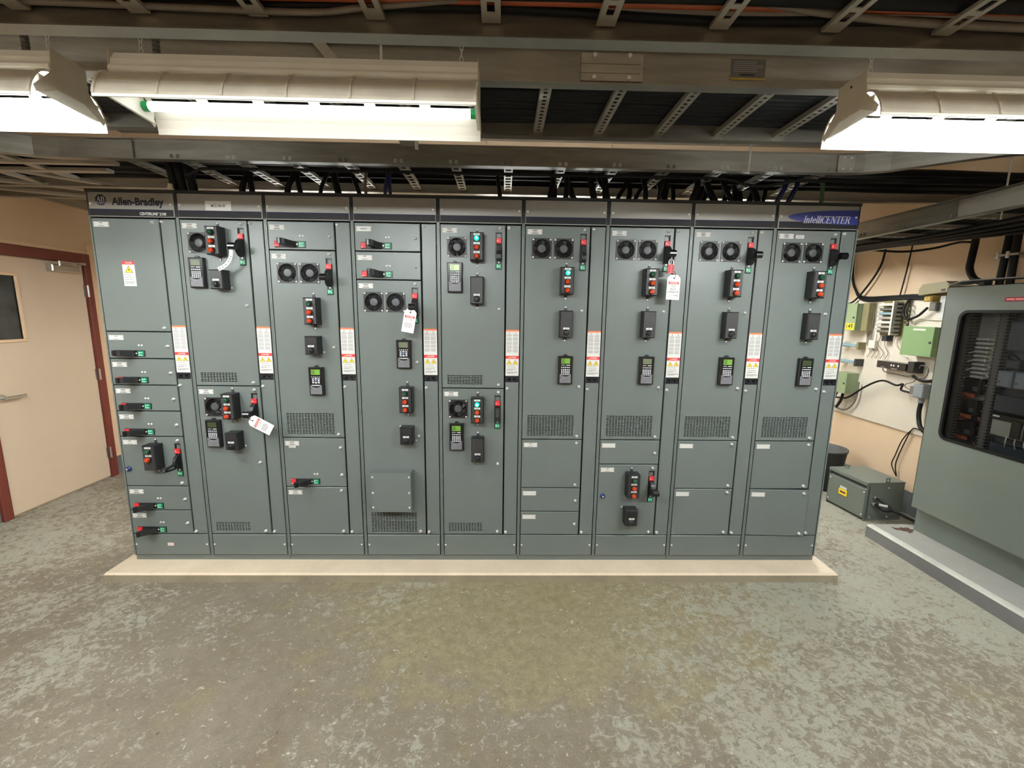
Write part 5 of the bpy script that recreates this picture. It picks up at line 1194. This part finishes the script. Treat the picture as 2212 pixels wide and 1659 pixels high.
wcable('cream_cable', 'cream cable crossing above the mid green box', [(5.985, 1.05, 1.60), (5.985, .98, 1.645), (5.985, .85, 1.64), (5.985, .72, 1.645)], .005, 'cablewhite')
for i in range(5):
    y = 1.30 + .05 * i
    wcable('thin_wire', 'thin loose wire trailing down the backboard', [(5.985, y, 1.50), (5.98, y - .01 + .02 * (i % 2), 1.40), (5.985, y - .05, 1.33), (5.98, y - .03, 1.27)], .0028, 'cablegrey', 'loose wires on the backboard')
for i in range(4):
    wcable('thin_wire', 'thin loose wire trailing down the backboard', [(5.985, 1.54 - .03 * i, 1.80), (5.98, 1.52 - .03 * i, 1.65), (5.985, 1.51 - .02 * i, 1.5), (5.98, 1.50 - .02 * i, 1.38)], .003, 'cablegrey', 'loose wires on the backboard')
wcable('grey_cable', 'thin grey cable below the black network unit', [(5.96, 1.255, 1.20), (5.97, 1.24, 1.16), (5.97, 1.12, 1.155), (5.97, 1.0, 1.15), (5.96, .93, 1.17), (5.96, .92, 1.12), (5.95, .99, 1.08), (5.95, .97, 1.05), (5.93, .90, 1.045)], .004, 'cablegrey')
wcable('cable_loop', 'pale cable loop beside the enclosure edge', [(5.97, .93, 1.19), (5.95, .87, 1.26), (5.95, .81, 1.24), (5.95, .82, 1.17), (5.95, .90, 1.145), (5.95, .80, 1.13), (5.94, .70, 1.15)], .006, 'cablegrey')
wcable('black_cable', 'black cable running from backboard into the enclosure side', [(5.95, .93, 1.16), (5.94, .84, 1.135), (5.92, .74, 1.15), (5.90, .60, 1.20)], .011, 'cable')
for dy in (0, .03):
    wcable('thin_cable', 'thin dark cable hanging from the backboard edge to the transformer', [(5.99, .72, .69), (5.99, .86, .715), (5.99, .905, .69), (5.99, .945 + dy, .58), (5.99, .99 + dy, .42), (5.99, 1.0 + dy * 1.3, .33), (5.99, .975, .24)], .0045, 'cable', 'pair of thin cables to the transformer')

# ---- transformer on the floor
TF = thing('dry_transformer', 'grey metal transformer on the floor between bin and enclosure', 'transformer', (5.48, 1.11, ZF), -math.pi / 2 + .07)
w_, dp, h = .395, .345, .335
b = MB(); b.box(0, w_, .006, dp, .028, .030, 'dark')
b.box(0, .004, 0, dp, 0, h, 'paint2'); b.box(w_ - .004, w_, 0, dp, 0, h, 'paint2'); b.box(0, w_, dp - .004, dp, .03, h, 'paint2'); b.box(0, w_, .02, .03, .03, h - .03, 'dark')
b.build('transformer_body', TF)
b = MB(); b.cbox(.008, w_ - .008, -.002, .004, .022, .272, .001, 'paint2'); b.add([(.008, -.002, .272), (w_ - .008, -.002, .272), (w_ - .008, .03, .288), (.008, .03, .288)], [(0, 1, 2, 3)], 'paint2'); fp = b.build('front_panel', TF)
for x in (.02, w_ - .02):
    for z in (.05, .25): put('screw', shared('hdscrew', None), fp, (x, -.002, z))
b = MB(); b.cbox(.125, .215, -.0035, -.002, .135, .190, .0003, 'yellow'); b.quad(.120, .220, .130, .195, -.0022, 'ink'); b.quad(.140, .200, .155, .170, -.0038, 'ink'); b.quad(.135, .205, .192, .215, -.0024, 'white'); lab(b.build('caution_label', fp), 'yellow caution label')
b = MB(); b.box(-.003, w_ + .003, -.004, dp + .003, h, h + .005, 'paint2'); b.box(-.003, w_ + .003, -.004, -.001, h - .022, h, 'paint2'); b.build('top_cover', TF)
for x, y in ((.05, .12), (w_ - .03, .18)):
    b = MB(); b.plate(-.02, .02, 0, .04, -.002, .002, [(-.009, .009, .010, .028)], 'paint2', .0005); o = b.build('lifting_lug', TF, (x if x < .2 else w_ + .002, y, h + .005), 0 if x < .2 else math.pi / 2)
for y, z in ((.075, .21), (.07, .155)):
    b = MB(); b.cyl((w_, y, z), (w_ + .03, y, z), .014, 'chrome', 12); b.cyl((w_ + .01, y, z), (w_ + .018, y, z), .019, 'chrome', 8); b.build('cable_connector', TF)
for y, z in ((.06, .03), (.22, .03), (.2, .29)): o = put('screw', shared('hdscrew', None), TF, (w_, y, z), math.pi / 2)
for y, z, lb in ((.075, .21, 'upper black cable leaving the transformer side'), (.07, .155, 'lower black cable leaving the transformer side')):
    P_ = TF.matrix_world; base = Vector((5.48, 1.11, ZF)); a = -math.pi / 2 + .07
    def W_(x, y2, z2): return (base.x + x * math.cos(a) - y2 * math.sin(a), base.y + x * math.sin(a) + y2 * math.cos(a), base.z + z2)
    p0 = W_(w_ + .02, y, z); p1 = W_(w_ + .10, y + .015, z - .02)
    wcable('transformer_cable', lb, [p0, p1, (5.62, .55, .105), (5.68, .46, .075), (5.74, .40, .06)], .011, 'cable')
tag(MB().box(-.028, .028, -.003, .003, -.008, .008, 'white').build('cable_marker', None, (5.575, .615, .125), -.6), 'white marker tie on the transformer cables', 'marker')
# ---- bin, dirt
bn = thing('waste_bin', 'dark round waste bin behind the transformer, partly hidden by cabinet', 'bin', (5.68, 1.46, ZF))
b = MB(); b.lathe([(.0, .0), (.135, 0), (.185, .40), (.192, .402), (.192, .42), (.180, .42), (.130, .012), (0, .012)], 'rubber', 28); b.build('bin_body', bn)
b = MB(); r = random.Random(2)
for i in range(16):
    x, y = r.uniform(-.06, .06), r.uniform(-.03, .03); a = r.uniform(0, 3); s = r.uniform(.012, .035)
    b.add([(x + s * math.cos(a + q) * (1 if k % 2 else .5), y + s * math.sin(a + q) * (1 if k % 2 else .5), .001 + .006 * r.random()) for k, q in enumerate((0, 1.6, 3.1, 4.7))], [(0, 1, 2, 3)], 'leaf')
lab(stuff(tag(b.build('dead_leaves', None, (5.53, .36, .0405)), 'brown leaf litter on the kerb by the enclosure', 'debris')), 'brown leaf litter on the kerb by the enclosure')
